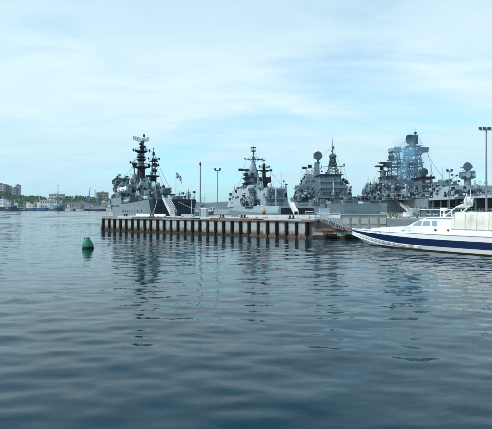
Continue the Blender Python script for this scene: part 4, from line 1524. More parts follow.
# flight deck raised on posts over the open quarterdeck
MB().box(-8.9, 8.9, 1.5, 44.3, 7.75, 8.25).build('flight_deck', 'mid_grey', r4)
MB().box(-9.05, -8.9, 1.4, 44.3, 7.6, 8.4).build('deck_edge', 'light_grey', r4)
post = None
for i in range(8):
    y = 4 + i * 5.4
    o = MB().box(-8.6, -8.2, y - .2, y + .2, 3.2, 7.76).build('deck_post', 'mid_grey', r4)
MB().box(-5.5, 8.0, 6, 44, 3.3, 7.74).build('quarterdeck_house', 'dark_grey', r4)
for i in range(5):
    y = 9 + i * 6.6
    MB().box(-5.62, -5.3, y - .5, y + .5, 4.3, 6.3).build('door', 'mast_black', r4)
railing(r4, [(-8.2, 2, 3.6), (-8.7, 22, 3.9), (-9.1, 43, 4.3)], 1.1, 1.8)
railing(r4, [(-8.85, 2, 8.3), (-8.85, 26, 8.3)], .7, 2.5)
# hangar (pale block on the right) and the director on it
ob, e = s4.block('hangar', 'light_grey', 455.5, 507, 185.6, 27, 16, 8.2, .3, .2, .2, grime=16, seed=41)
for a_, b_ in ((462, 478), (485, 502)):
    a, b = s4.pt(a_, 187, 26.8), s4.pt(b_, 187, 26.8)
    dr = MB().box(a.x, b.x, 26.84, 27.8, 8.3, s4.pt(480, 188, 27).z).build('hangar_door', 'blue_grey', r4)
    for i in range(6):
        x = a.x + (b.x - a.x) * (i + .5) / 6
        w = (b.x - a.x) / 6 - .12
        MB().box(x - w / 2, x + w / 2, 26.76, 27.3, 8.4, s4.pt(480, 188.4, 27).z).build('slat', 'light_grey', dr)
ob, e = s4.block('director_house', 'light_grey', 457.5, 481, 189.3, 19, 6, 8.2, .5, .2, .2, grime=26, seed=42)
p = s4.pt(467.5, 189.3, 22)
tw = MB().lathe((p.x, 22, p.z - .2), [(1.9, 0), (1.6, 1.0), (1.0, 1.3), (.95, 3.3), (1.3, 3.5), (1.3, 4.0)], 12).build('director_post', 'ship_grey', r4, smooth=True)
a, b = s4.pt(460.2, 179, 22), s4.pt(474, 171.5, 22)
cx, cz = (a.x + b.x) / 2, (a.z + b.z) / 2
w, h = b.x - a.x, b.z - a.z
mb = MB().box(cx - w * .32, cx + w * .32, 20.8, 23.2, a.z, b.z, .15, .15, .15)
mb.box(cx - w / 2, cx - w * .3, 21.1, 22.8, a.z + h * .15, b.z - h * .1, .05, .1, .1)
mb.box(cx + w * .3, cx + w / 2, 21.1, 22.8, a.z + h * .1, b.z + h * .12, .05, .1, .1)
mb.tube((cx, 22, a.z - .6), (cx, 22, a.z + .3), .8, 1.1, 10)
mb.build('director_head', 'blue_grey', r4)
for sx_, r_ in ((-.12, .85), (.3, .5), (-.42, .45)):
    MB().lathe((cx + sx_ * w, 20.6, cz), [(r_, -.1), (r_ * .7, .2), (.1, .35)], 12, 'y').build('director_dish', 'light_grey', r4)
zt = s4.pt(466, 166.8, 22).z
mb = MB().tube((cx - .1, 22, b.z - .1), (cx - .1, 22, zt), .35, .3, 8)
mb.lathe((cx - .1, 21.8, zt), [(1.35, -.25), (1.1, .1), (.5, .35), (.1, .4)], 12, 'y')
mb.box(cx - 1.9, cx + 1.6, 21.7, 22.3, zt - .4, zt - .15)
mb.cbox((cx + 1.0, 22, zt + .2), .8, .8, .6)
mb.build('top_dish', 'mid_grey', r4)
for px, py in ((479, 187), (476, 184.2)):
    p = s4.pt(px, py + 3, 20)
    MB().lathe((p.x, 20, p.z - .6), [(.9, 0), (.9, .7), (.55, 1.3), (.2, 1.6)], 10).build('gun_mount', 'ship_grey', r4)
# aft funnel group / left blocks
ob, e = s4.block('aft_house', 'blue_grey', 444.5, 458.5, 180.5, 46, 10, 8.2, .3, .2, .2, grime=16, seed=43)
ob, e = s4.block('aft_house', 'mid_grey', 430, 446, 191.5, 46, 16, 8.2, .3, .2, .2, grime=44, seed=44)
ob, e = s4.block('funnel', 'mid_grey', 421.5, 434.2, 178.6, 60, 9, 8.2, .5, .3, .3, grime=14, seed=45)
MB().box(e[0] - .2, e[1] + .3, 59.6, 69.4, e[5], e[5] + .8).build('funnel_cap', 'mast_black', r4)
ob, e = s4.block('superstructure', 'ship_grey', 408, 436, 192, 56, 24, 8.2, .3, .2, .2, grime=54, seed=46)
ob, e = s4.block('superstructure', 'mid_grey', 386, 423, 179.5, 74, 12, 8.2, .5, .3, .3, grime=54, seed=47)
ob, e = s4.block('funnel', 'mid_grey', 385, 396.5, 177.8, 88, 9, 8.2, .5, .3, .3, grime=10, seed=48)
MB().box(e[0] - .2, e[1] + .3, 87.6, 97.4, e[5], e[5] + .8).build('funnel_cap', 'mast_black', r4)
ob, e = s4.block('side_house', 'ship_grey', 384, 412, 192.5, 66, 12, 8.2, .3, .2, .2, grime=64, seed=49)
ob, e = s4.block('superstructure', 'ship_grey', 371, 392, 183.5, 98, 14, 8.4, .8, .3, .5, grime=44, seed=50)
ob, e = s4.block('bridge', 'ship_grey', 367, 386, 190.5, 108, 10, 8.4, .8, .3, .5, grime=34, seed=51)
ob, e = s4.block('bridge_wing', 'mid_grey', 361.5, 374, 196.5, 100, 16, 8.4, .3, .3, .5, grime=24, seed=52)
for k, (px, py, v, r_, mn) in enumerate(((393, 187.6, 72, 1.05, 'ship_grey'), (415, 188, 66, .6, 'ship_grey'), (375, 184, 98, 1.1, 'ship_grey'), (364.5, 189.5, 104, 1.0, 'ship_grey'), (367.8, 185, 108, 1.0, 'mid_grey'), (440, 188.5, 48, .8, 'light_grey'))):
    p = s4.pt(px, py, v)
    radome(r4, p, r_, mn)
for v, px in ((62, 428), (68, 405)):
    p = s4.pt(px, 194.5, v)
    lifeboat(r4, (max(-8.6, p.x), v, 11.6), 7.0, 'light_grey')
raft_row(r4, (-8.8, 70, 9.3), 9, 1.6)
# missile tubes on port side by the bridge
for k in range(4):
    y, z = 101, 10.4 + (k // 2) * 1.7
    x = -8.3 + (k % 2) * 1.7
    MB().lathe((x, y, z), [(.6, -4), (.8, -3.8), (.8, 3.8), (.6, 4)], 10, 'y').build('launch_tube', 'light_grey', r4, smooth=True)
# main mast
V = 82
p0, p1 = s4.pt(412, 180, V), s4.pt(412.3, 146.5, V)
sc4 = s4.s(412, V)
lattice(r4, 'main_mast', 'mid_grey', p0.x, V, p0.z, p1.z, 18 * sc4, 9.5 * sc4, 5, .27)
lattice(r4, 'main_mast', 'dark_grey', p0.x, V, p0.z, s4.pt(412, 160, V).z, 9 * sc4, 7 * sc4, 4, .16)
mb = MB()
for py, w in ((146.5, 6.2), (155, 6.6), (163.5, 7.2), (172, 8.0)):
    z = s4.pt(412, py, V).z
    mb.box(p1.x - w / 2, p1.x + w / 2, V - w / 2, V + w / 2, z - .12, z + .12)
    for i in range(6):
        x = p1.x - w / 2 + w * i / 5
        mb.tube((x, V - w / 2, z), (x, V - w / 2, z + 1), .05, n=4)
    mb.tube((p1.x - w / 2, V - w / 2, z + 1), (p1.x + w / 2, V - w / 2, z + 1), .05, n=4)
mb.build('mast_platform', 'mid_grey', r4)
zc = s4.pt(412, 139.5, V).z
mb = MB().tube((p1.x, V, p1.z), (p1.x, V, zc - 1.2), 1.0, .7, 10)
mb.build('radar_post', 'mid_grey', r4)
o = MB().lathe((p1.x - .9, V - .2, zc), [(.4, .9), (1.9, .5), (2.3, 0), (2.2, -.25), (1.6, .1), (.3, .4)], 14, 'y').build('air_search_radar', 'mid_grey', r4, smooth=True)
mb = MB()
for k in range(-2, 3):
    hh_ = math.sqrt(2.3 ** 2 - (k * .85) ** 2) * .95
    mb.tube((p1.x - .9 + k * .85, V - .5, zc - hh_), (p1.x - .9 + k * .85, V - .5, zc + hh_), .1, n=4)
mb.box(p1.x - .4, p1.x + 2.6, V + .5, V + 1.0, zc - 1.9, zc + 1.9)
mb.build('radar_back', 'dark_grey', o)
p = s4.pt(416, 127.3, V)
mb = MB().tube((p.x, V + 1, p1.z), (p.x, V + 1, p.z - 2.2), .28, .2, 7).tube((p.x, V + 1, p.z - 2.4), (p.x, V + 1, p.z), .08, .04, 5)
mb.cbox((p.x, V + 1, p.z - 2.2), .9, .9, .8)
mb.tube((p.x - .9, V + 1, p.z - 3.4), (p.x + .9, V + 1, p.z - 3.4), .08, n=4)
mb.build('topmast', 'dark_grey', r4)
# outriggers
a, b = s4.pt(418, 153.5, V), s4.pt(427, 147.3, V)
mb = MB().box(a.x, b.x, V - 1.6, V + 1.6, a.z + .6, b.z, .2, .2, .2)
mb.tube((p1.x + 1.6, V, a.z - 1.2), (b.x - 1, V, a.z + .8), .2, n=6)
mb.box(p1.x, a.x + .2, V - .4, V + .4, a.z + .8, a.z + 1.5)
mb.cbox((b.x + .2, V, b.z - .7), .5, 2.0, .8)
mb.build('jammer_box', 'mid_grey', r4)
a, b = s4.pt(396, 153, V), s4.pt(407, 147.5, V)
mb = MB().box(a.x, b.x, V - .5, V + .5, a.z + 1.3, a.z + 1.8)
mb.box(a.x, a.x + 1.9, V - 1.2, V + 1.2, a.z + .9, b.z + .2, .2, .2, .2)
mb.tube((p1.x - 1.8, V, a.z - 1.3), (a.x + 1.6, V, a.z + 1.3), .18, n=6)
mb.build('jammer_box', 'mid_grey', r4)
p = s4.pt(423.8, 171.5, V - 8)
MB().lathe((p.x, V - 8, p.z), [(.9, -2.4), (.9, -1.5), (1.55, -1.1), (1.65, .4), (1.0, 1.2), (.2, 1.5)], 12).build('radome', 'mast_black', r4, smooth=True)
p2 = s4.pt(423.8, 178, V - 8)
MB().box(p.x - 2.2, p.x + 1.8, V - 9.5, V - 6, p2.z - 2.5, p.z - 2.2).build('radome_base', 'mid_grey', r4)
# fore mast
V = 104
p0, p1 = s4.pt(394.5, 182, V), s4.pt(394.8, 152, V)
lattice(r4, 'fore_mast', 'dark_grey', p0.x, V, p0.z, p1.z, 5.8, 3.4, 5, .2)
mb = MB()
for py, w in ((152, 5.0), (160, 5.6), (167, 6.2)):
    z = s4.pt(394, py, V).z
    mb.box(p1.x - w / 2, p1.x + w / 2, V - w / 2, V + w / 2, z - .14, z + .14)
    mb.tube((p1.x - w / 2, V - w / 2, z + 1), (p1.x + w / 2, V - w / 2, z + 1), .06, n=4)
for px, py, w in ((391, 157, 2.2), (399, 163.5, 2.0), (388.5, 165, 2.4), (396.5, 149, 1.6)):
    p = s4.pt(px, py, V - 2.5)
    mb.cbox((p.x, V - 2.5, p.z), w, 1.6, 1.4)
mb.build('mast_platform', 'dark_grey', r4)
mesh_antenna(r4, (p1.x - .6, V, s4.pt(394, 150, V).z), 4.6, 1.8, 'mid_grey', R(-12), .7)
p = s4.pt(395.6, 145.5, V)
MB().tube((p.x, V, p1.z), (p.x, V, p.z), .16, .05, 6).cbox((p.x, V, p.z - 1.6), .6, .6, .8).build('topmast', 'mid_grey', r4)
# dark flat radars on the left director tower
V = 108
p = s4.pt(383, 176, V)
MB().lathe((p.x, V, p.z - 6), [(2.2, 0), (2.0, 4.0), (1.6, 5.0), (1.5, 8.0), (1.0, 9.0)], 12).build('director_tower', 'mid_grey', r4, smooth=True)
for py, x0_, x1_ in ((163, 379.5, 391.5), (166.3, 375.3, 388), (171.3, 379, 389)):
    a, b = s4.pt(x0_, py, V), s4.pt(x1_, py, V)
    mb = MB().box(a.x, b.x, V - 1.0, V + 1.0, a.z - .35, a.z + .35, .2, .2, .2)
    mb.cbox(((a.x + b.x) / 2, V, a.z - .9), 1.6, 1.6, 1.6)
    mb.tube((a.x, V, a.z), (a.x - 1.0, V, a.z + .2), .1, n=5)
    mb.build('director_arm', 'mast_black', r4)
for px, y0_, y1_, v in ((395.2, 180, 147, 90), (430.3, 180, 164, 58), (442.2, 192, 166, 50), (431.5, 190, 163, 57), (368, 186, 176, 110), (455, 181, 166, 52)):
    a, b = s4.pt(px, y0_, v), s4.pt(px, y1_, v)
    whip(r4, (a.x, v, a.z - 1), b.z - a.z + 1)
# red and white signal flags
p = s4.pt(418.3, 176.5, 70)
st = MB().tube((p.x, 70, s4.pt(418, 180.5, 70).z - 2), (p.x, 70, p.z + 1.2), .06, n=5).build('signal_staff', 'light_grey', r4)
MB().box(p.x + .05, p.x + 1.3, 69.98, 70.02, p.z - .2, p.z + .9).build('flag', 'red', st)
p = s4.pt(405.8, 186, 64)
mb = MB().lathe((p.x, 64, p.z - 2.5), [(.5, 0), (.35, 1.5), (.35, 2.2), (.6, 2.3), (.55, 2.9), (.15, 3.3)], 10)
mb.build('satcom_mast', 'light_grey', r4, smooth=True)
gw4 = Ship('gangway', 'black and white railed gangway sloping down the port side of the rightmost destroyer', 'gangway', (73, 105), 0)
gangway(gw4.root, (-9.6, 74, 8.4), (-11.2, 55, 3.2), 1.5, 'white_paint', 1.0, 'walkway')



def rigging(sh, pairs, r=.045):
    """stays and wire aerials; each end = (px, py, v)"""
    for a, b in pairs:
        p, q = sh.pt(*a), sh.pt(*b)
        mb = MB()
        n = 6
        pts = [p.lerp(q, i / n) - Vector((0, 0, .025 * (q - p).length * 4 * (i / n) * (1 - i / n))) for i in range(n + 1)]
        mb.path(pts, r, 4)
        mb.build('stay_wire', 'mast_black', sh.root)


rigging(s1, [((143, 146, 51), (153.9, 152, 29)), ((153.9, 152, 29), (175, 198, 3)), ((134.6, 160, 70), (141, 149, 51)), ((134.6, 160, 70), (122, 199, 100)), ((153.9, 160, 29), (168, 193, 14)), ((141, 152, 51), (119, 185, 66))])
rigging(s2, [((253.4, 152, 54.5), (264, 163, 38)), ((264, 163, 38), (284, 187, 26)), ((246, 160, 54.5), (237, 191, 76)), ((262, 160, 54.5), (264, 178, 40))])
rigging(s3, [((333, 145, 47), (318, 160, 74)), ((344, 167, 47), (350, 190, 40)), ((302, 168, 74), (299, 190, 80)), ((332, 142, 47), (346, 182, 42)), ((322, 167, 47), (312, 180, 60))], .05)
rigging(s4, [((416, 132, 83), (395.5, 148, 104)), ((427, 150, 82), (434, 178, 60)), ((395.5, 148, 104), (366, 188, 112)), ((416, 132, 83), (445, 181, 48)), ((445, 181, 48), (466, 168, 22)), ((388, 160, 104), (370, 196, 112))], .05)

# extra deck gear that breaks up the outlines: short aerials, lamp brackets, vents
def deck_spikes(sh, spots, seed):
    rg = random.Random(seed)
    for px, py, v in spots:
        p = sh.pt(px, py, v)
        h = rg.uniform(1.2, 3.0)
        k = rg.random()
        mb = MB().tube((p.x, v, p.z - 1.2), (p.x, v, p.z + h), .08, .05, 5)
        if k < .35:
            mb.cbox((p.x, v, p.z + h * .8), .7, .5, .5, rg.uniform(0, 3))
        elif k < .6:
            mb.tube((p.x - .7, v, p.z + h * .7), (p.x + .7, v, p.z + h * .7), .06, n=4)
            mb.tube((p.x - .5, v, p.z + h * .45), (p.x + .5, v, p.z + h * .45), .06, n=4)
        elif k < .8:
            mb.lathe((p.x, v, p.z + h * .4), [(.1, -.3), (.42, -.2), (.42, .3), (.1, .4)], 8)
        mb.build('aerial_post', rg.choice(('mast_black', 'dark_grey', 'mid_grey')), sh.root)


deck_spikes(s1, [(117.5, 179, 68), (119.5, 178.5, 72), (127.5, 180, 66), (131, 178, 64), (137, 181, 60), (146.5, 180, 49), (149.5, 182, 47), (156, 187, 24), (160, 188, 24), (163.5, 188.5, 22), (167, 193, 18), (170, 193, 18), (150.5, 186, 36), (183, 197.5, 3), (188.5, 197.5, 3), (194, 197.5, 3), (179.5, 197, 5)], 71)
deck_spikes(s2, [(233, 193, 80), (240, 190, 70), (243, 187.5, 64), (256, 190, 44), (261, 193, 36), (270.5, 187.5, 30), (274, 187, 28), (286.5, 187.5, 25), (284, 187, 30)], 72)
deck_spikes(s3, [(299.5, 186, 72), (301.5, 184, 70), (303, 182, 74), (306, 178, 76), (309, 175, 80), (312, 175, 80), (322, 175, 46), (326, 175, 44), (338, 175, 48), (340.5, 175.5, 44), (343, 181, 44), (346, 182, 44), (349, 188, 42), (351, 189, 42), (320, 186, 64), (318, 188, 62)], 73)
deck_spikes(s4, [(362.5, 195, 106), (366, 190, 112), (369, 189, 112), (373, 184, 104), (377, 183, 104), (380, 182.5, 104), (385, 178, 96), (389, 177, 92), (398, 180, 80), (403, 180, 80), (408, 180, 80), (416, 180, 78), (420, 180, 78), (426, 178, 64), (431, 178, 64), (436, 190, 52), (438, 191, 50), (447, 180.5, 50), (452, 181, 50), (457, 181, 48), (459, 186, 38), (470, 186, 34), (480, 186, 34), (486, 186, 32), (412, 190, 60), (400, 192, 68), (392, 192, 70)], 74)


# ------------------------------------------------------------------ smoke around the masts of the rightmost destroyer
def smoke():
    m = bpy.data.materials.new('blue_smoke')
    m.use_nodes = True
    n, l = m.node_tree.nodes, m.node_tree.links
    n.remove(n['Principled BSDF'])
    pv = n.new('ShaderNodeVolumePrincipled')
    pv.inputs['Color'].default_value = (0.45, 0.80, 1.0, 1)
    pv.inputs['Anisotropy'].default_value = 0.2
    g = n.new('ShaderNodeNewGeometry')
    t = n.new('ShaderNodeTexNoise')
    t.inputs['Scale'].default_value = 0.16
    t.inputs['Detail'].default_value = 3
    l.new(g.outputs['Position'], t.inputs['Vector'])
    r = n.new('ShaderNodeMapRange')
    r.inputs['From Min'].default_value = 0.36
    r.inputs['From Max'].default_value = 0.66
    r.inputs['To Max'].default_value = 0.27
    l.new(t.outputs['Fac'], r.inputs['Value'])
    # fade towards the rim of the puffs
    tcn = n.new('ShaderNodeTexCoord')
    mp = n.new('ShaderNodeMapping')
    mp.inputs['Location'].default_value = (-1, -1, -1)
    mp.inputs['Scale'].default_value = (2, 2, 2)
    l.new(tcn.outputs['Generated'], mp.inputs[0])
    gr = n.new('ShaderNodeTexGradient')
    gr.gradient_type = 'QUADRATIC_SPHERE'
    l.new(mp.outputs[0], gr.inputs[0])
    mu = n.new('ShaderNodeMath')
    mu.operation = 'MULTIPLY'
    l.new(r.outputs[0], mu.inputs[0])
    l.new(gr.outputs['Fac'], mu.inputs[1])
    l.new(mu.outputs[0], pv.inputs['Density'])
    l.new(pv.outputs[0], n['Material Output'].inputs['Volume'])
    M['blue_smoke'] = m
    c = W(408, 160, 178)
    mb = MB().ball(c, 12.5, 9.5, 16.0, n=16, k=10)
    o = mb.build('smoke', 'blue_smoke', None, smooth=True, kind='stuff')
    tag(o, 'thin blue exhaust smoke drifting around the destroyer lattice masts', 'smoke')


smoke()


# ------------------------------------------------------------------ pier in the foreground
PA, PB = Vector((px2x(102.2, 95.5), 95.5, 0)), Vector((px2x(313.5, 68.2), 68.2, 0))
pd = (PB - PA)
PL = pd.length
pd.normalize()
pn = Vector((-pd.y, pd.x, 0))          # away from the camera
if pn.y < 0:
    pn = -pn
ang = math.atan2(pd.y, pd.x)
pier = empty('pier', PA, ang, 'long concrete pier with black rubber fenders along its waterside face', 'pier')
PW = 9.5
# local frame: x along the face from the far left end, y = inland, z up
MB().box(0, PL, .5, PW, -2, 2.62).build('core', 'concrete_dark', pier)
NF = 28
f0, f1 = .45, PL - 1.2
step = (f1 - f0) / (NF - 1)
rgp = random.Random(9)
panel_w = step - .62
for i in range(NF):
    x = f0 + step * i
    # rubber fender with rounded face and two straps
    prof = [(-.27, .46), (-.27, -.04), (-.2, -.2), (0, -.27), (.2, -.2), (.27, -.04), (.27, .46)]
    fm = MB().prism([(x + a, b) for a, b in prof], .40 + rgp.uniform(-.12, .12), 2.58, 'xy')
    fo = fm.build('fender', 'rubber', pier)
    for z in (1.0, 2.1):
        MB().box(x - .285, x + .285, -.285, -.22, z, z + .07).build('strap', 'mast_black', fo)
    if i < NF - 1:
        dz = rgp.uniform(-.03, .03)
        po = MB().box(x + .31, x + step - .31, .06 + rgp.uniform(0, .06), .52, .40 + rgp.uniform(-.1, .05), 2.58 + dz * .5).build('panel', 'pier_panel', pier)
    # wooden / weedy waler near the water between fenders
    MB().box(x + .1, min(x + step - .1, PL), -.02 + rgp.uniform(0, .06), .5, -.6, .42 + rgp.uniform(-.12, .12)).build('waterline_block', 'weed' if i < 20 else rgp.choice(('weed', 'rust')), pier)
MB().box(-.25, .1, -.2, PW, -2, 2.7).build('end_wall', 'pier_panel', pier)
nseg = 11
for i in range(nseg):
    a, b = PL * i / nseg, PL * (i + 1) / nseg
    MB().box(a + .012, b - .012, -.22, .9, 2.63, 2.86 + rgp.uniform(-.01, .01)).build('coping', rgp.choice(('rust_red', 'concrete', 'concrete', 'concrete_dark')), pier)
    MB().box(a + .008, b - .008, .25, PW, 2.865, 3.12 + rgp.uniform(-.012, .012)).build('deck_slab', 'concrete_pale', pier)
for i in range(nseg * 2):
    a, b = PL * i / (nseg * 2), PL * (i + 1) / (nseg * 2)
    if rgp.random() < .85:
        MB().box(a + .15, b - .15, .02, .24, 2.865, 3.06 + rgp.uniform(-.03, .02)).build('kerb_timber', rgp.choice(('dark_grey', 'rust_red', 'rust', 'dark_grey')), pier)


def pier_at(px, back):
    """point on the pier deck seen in column px, `back` metres in from the face"""
    base = PA + pn * back
    k = (px - CX) / F
    t = (k * base.y - base.x) / (pd.x - k * pd.y)
    p = base + pd * t
    return Vector((p.x, p.y, 3.12))


# bollards
def bollard(px, back, label, s=1.0):
    p = pier_at(px, back)
    root = empty('bollard', p, ang, label, 'bollard', 'twin bollards along the pier edge')
    MB().box(-.75 * s, .75 * s, -.3 * s, .3 * s, -.02, .09).build('base_plate', 'dark_grey', root)
    for k in (-.42, .42):
        MB().lathe((k * s, 0, .08), [(.2 * s, 0), (.18 * s, .4 * s), (.27 * s, .45 * s), (.27 * s, .58 * s), (.2 * s, .62 * s)], 12).build('post', 'mast_black', root, smooth=True)


bollard(291.5, .9, 'black twin bollard near the right end of the pier', .72)
bollard(222, .9, 'black twin bollard on the pier in front of the far blue hill', .72)
bollard(126, .9, 'black twin bollard near the far left end of the pier', .72)
bollard(152, .9, 'black twin bollard below the corner of the dark stern', .72)
bollard(243, .9, 'black twin bollard on the pier below the corvette side', .72)

# white beams lying on the pier and pale boxes
def beam(px0, px1, back, h, w, mname, name, label, cat, z=3.13):
    a, b = pier_at(px0, back), pier_at(px1, back)
    L = (b - a).length
    root = empty(name, (a.x, a.y, z), ang, label, cat)
    n = max(1, int(L / 1.9))
    for i in range(n):
        MB().box(L * i / n + .015, L * (i + 1) / n - .015, 0, w, .1, .1 + h, .0, .02, .02).build('segment', mname, root)
    for i in range(n + 1):
        x = min(max(L * i / n, .12), L - .12)
        MB().box(x - .1, x + .1, .02, w - .02, 0, .099).build('support_block', 'concrete_dark', root)
    return root


beam(136, 164.5, 2.2, .42, .5, 'white_paint', 'service_duct', 'long white duct on the pier below the grey hull of the training ship', 'duct')
beam(181, 193, 2.0, .45, .5, 'light_grey', 'service_duct', 'short pale duct on the pier below the right side of the dark stern', 'duct')
beam(246, 309, 3.0, .42, .55, 'concrete_pale', 'kerb_barrier', 'low pale concrete barrier along the right half of the pier', 'barrier')
root = empty('electric_cabinet', pier_at(204.7, 6.2), ang, 'pale electric cabinet at the foot of the tall pier lamp pole', 'cabinet')
MB().box(-.65, .65, -.35, .35, .12, 1.6).build('body', 'light_grey', root)
MB().box(-.72, .72, -.42, .42, 1.6, 1.72).build('lid', 'white_paint', root)
MB().box(-.7, .7, -.4, .4, 0, .12).build('plinth', 'concrete', root)
for k in (-1, 1):
    MB().box(k * .32 - .28, k * .32 + .28, -.38, -.35, .2, 1.5).build('door', 'light_grey', root)


# ------------------------------------------------------------------ lamp poles
def lamp_pole(px, py_top, base, label, heads, r=.13, arm=1.4, hs=1.0):
    d = base.y
    root = empty('lamp_pole', base, 0, label, 'lamp pole', 'lamp poles on the pier')
    h = H + (CY - py_top) / F * d - base.z
    MB().lathe((0, 0, 0), [(r * 2.2, 0), (r * 2.2, .12), (r * 1.25, .25), (r * 1.1, h * .5), (r * .8, h)], 12).build('pole', 'pole_grey', root, smooth=True)
    if heads == 1:
        MB().lathe((0, 0, h), [(.12, -.5), (.2, -.2), (.2, .1), (.08, .25)], 10).build('lamp_head', 'lamp_head', root)
    else:
        MB().tube((-arm, 0, h - .1), (arm, 0, h - .1), .07, n=8).build('cross_arm', 'lamp_head', root)
        for i in range(heads):
            x = -arm + 2 * arm * i / (heads - 1)
            mb = MB().cbox((x, -.15, h + .18), .55 * hs, .3, .5 * hs, 0, R(-20))
            mb.tube((x, 0, h - .1), (x, 0, h + .1), .05, n=6)
            ho = mb.build('lamp_head', 'lamp_head', root)
            MB().cbox((x, -.33, h + .12), .45 * hs, .03, .38 * hs, 0, R(-20)).build('lens', 'glass', ho)
    return root


lamp_pole(200.4, 163.5, pier_at(200.4, 6.5), 'slim tall lamp pole with one small head beside the training ship stern', 1, .115)
lamp_pole(217.5, 170, pier_at(217.5, 7.5), 'lamp pole with two small floodlights left of the corvette', 2, .08, .45, .7)

# ------------------------------------------------------------------ quay behind, running right, and the finger pier
mb = MB()
poly = [(12.5, 77.5), (150, 77.5), (150, 99.5), (62.5, 99.5), (62.5, 215), (53.5, 215), (53.5, 118), (-2, 118), (-2, 101), (18, 90)]
mb.prism(poly, -2, 3.0, 'xy')
q = mb.build('quay', 'concrete', None, kind='structure')
MB().prism([(12.9, 77.9), (150, 77.9), (150, 99.1), (62.1, 99.1), (62.1, 214.6), (53.9, 214.6), (53.9, 117.6), (-1.6, 117.6), (-1.6, 101.3), (18.3, 90.3)], 3.004, 3.05, 'xy').build('paving', 'concrete_pale', q)

lp = Vector((px2x(486.3, 82), 82, 3.05))
lamp_pole(486.3, 129.5, lp, 'tall lamp pole with four floodlights behind the white boat at the right edge', 4, .14, 1.25)
lp = Vector((px2x(449.2, 92), 92, 3.05))
lamp_pole(449.2, 171, lp, 'short lamp pole with two floodlights behind the white boat cabin', 2, .08, .45, .8)

# parapet wall panels on the quay edge
wall = empty('parapet_wall', (px2x(340, 77.5), 77.5, 0), 0, 'pale concrete wall of stained panels behind the white boat bow', 'wall')
x0 = px2x(340, 77.5)
xe = px2x(386, 77.5) - x0
for i in range(5):
    a, b = xe * i / 5, xe * (i + 1) / 5
    MB().box(a + .02, b - .02, -.32 + rgp.uniform(0, .03), -.01, .2, 3.62 + rgp.uniform(-.02, .02)).build('panel', 'concrete_pale', wall)
    MB().box(a - .1, a + .1, -.44, -.325, .2, 3.6).build('pilaster', 'concrete', wall)
for i in range(3):
    MB().box(xe * i / 3, xe * (i + 1) / 3 - .02, -.5, .12, 3.645, 3.8).build('capstone', 'flat_pink' if i < 2 else 'concrete_pale', wall)
MB().box(0, xe, -.40, -.33, 1.9, 2.02).build('pipe_rail', 'concrete_dark', wall)
wall = empty('parapet_wall', (px2x(386.5, 77.5), 77.5, 0), 0, 'low grey concrete wall with handrail behind the white boat cabin', 'wall')
x1 = px2x(386.5, 77.5)
xe = 30.0
for i in range(14):
    a, b = xe * i / 14, xe * (i + 1) / 14
    MB().box(a + .02, b - .02, -.30 + rgp.uniform(0, .04), -.01, .2, 2.85 + rgp.uniform(-.03, .02)).build('panel', 'concrete', wall)
for i in range(15):
    MB().tube((xe * i / 14, -.1, 2.8), (xe * i / 14, -.1, 3.95), .045, n=6).build('rail_post', 'concrete_pale', wall)
for z in (3.4, 3.93):
    MB().tube((0, -.1, z), (xe, -.1, z), .035, n=6).build('rail', 'flat_pink', wall)


# shrubs and boxes behind the low wall
def shrub(px, d, r, h, label, seed):
    rg = random.Random(seed)
    x = px2x(px, d)
    root = empty('shrub', (x, d, 3.04), 0, label, 'shrub', 'shrubs behind the low quay wall')
    mb = MB()
    for i in range(260):
        t, k = rg.uniform(0, 6.283), rg.random() ** .6
        p = Vector((r * k * math.cos(t), .5 * r * k * math.sin(t), h * (.15 + .85 * rg.random() * (1.1 - k * .5))))
        a = Vector((rg.uniform(-1, 1), rg.uniform(-1, 1), rg.uniform(-.4, 1))).normalized() * rg.uniform(.07, .15)
        b = a.orthogonal().normalized() * rg.uniform(.04, .08)
        mb.add([p - b, p + a * .5 - b * .6, p + a, p + a * .5 + b, p + b], [(0, 1, 2, 3, 4)])
    mb.build('leaves', 'leaf_near', root)
    mb = MB()
    for i in range(7):
        t = i * .9
        mb.tube((r * .1 * math.cos(t), .05 * math.sin(t), 0), (r * .6 * math.cos(t), .3 * r * math.sin(t), h * .75), .03, .01, 5)
    mb.build('stems', 'trunk', root)


shrub(390.5, 80, 1.0, 1.5, 'leafy green shrub nearest the pale wall behind the boat', 1)
shrub(396.5, 80.5, .8, 1.3, 'small green shrub second from the pale wall behind the boat', 2)
shrub(417, 80, .9, 1.5, 'green shrub right of the pale boxes behind the boat windscreen', 3)


def crate(px0, px1, py_top, d, depth, mname, name, label, cat, lid='white_paint'):
    a, b = W(px0, py_top, d), W(px1, py_top, d)
    root = empty(name, ((a.x + b.x) / 2, d, 3.055), 0, label, cat)
    w, h = b.x - a.x, a.z - 3.055
    MB().box(-w / 2, w / 2, 0, depth, .08, h - .08).build('body', mname, root)
    MB().box(-w / 2 - .05, w / 2 + .05, -.05, depth + .05, h - .08, h).build('lid', lid, root)
    for k in (-1, 1):
        MB().box(k * w * .35 - .1, k * w * .35 + .1, .02, depth - .02, 0, .08).build('skid', 'dark_grey', root)
    for k in range(3):
        x = -w / 2 + w * (k + .5) / 3
        MB().box(x - w * .14, x + w * .14, -.02, .02, .16, h - .16).build('panel', mname, root)


crate(405, 410.5, 212.2, 82, 1.0, 'white_paint', 'supply_crate', 'white crate between the shrubs behind the low quay wall', 'crate')
crate(412.5, 419.5, 208.8, 88, 1.4, 'light_grey', 'supply_crate', 'grey crate standing behind the right hand shrub', 'crate')
crate(399, 404, 213, 83, .9, 'flat_cream', 'supply_crate', 'small cream crate beside the second shrub', 'crate')
crate(320, 329.5, 208.5, 100, 1.8, 'light_grey', 'container', 'pale grey metal container behind the end of the pier', 'container', 'light_grey')
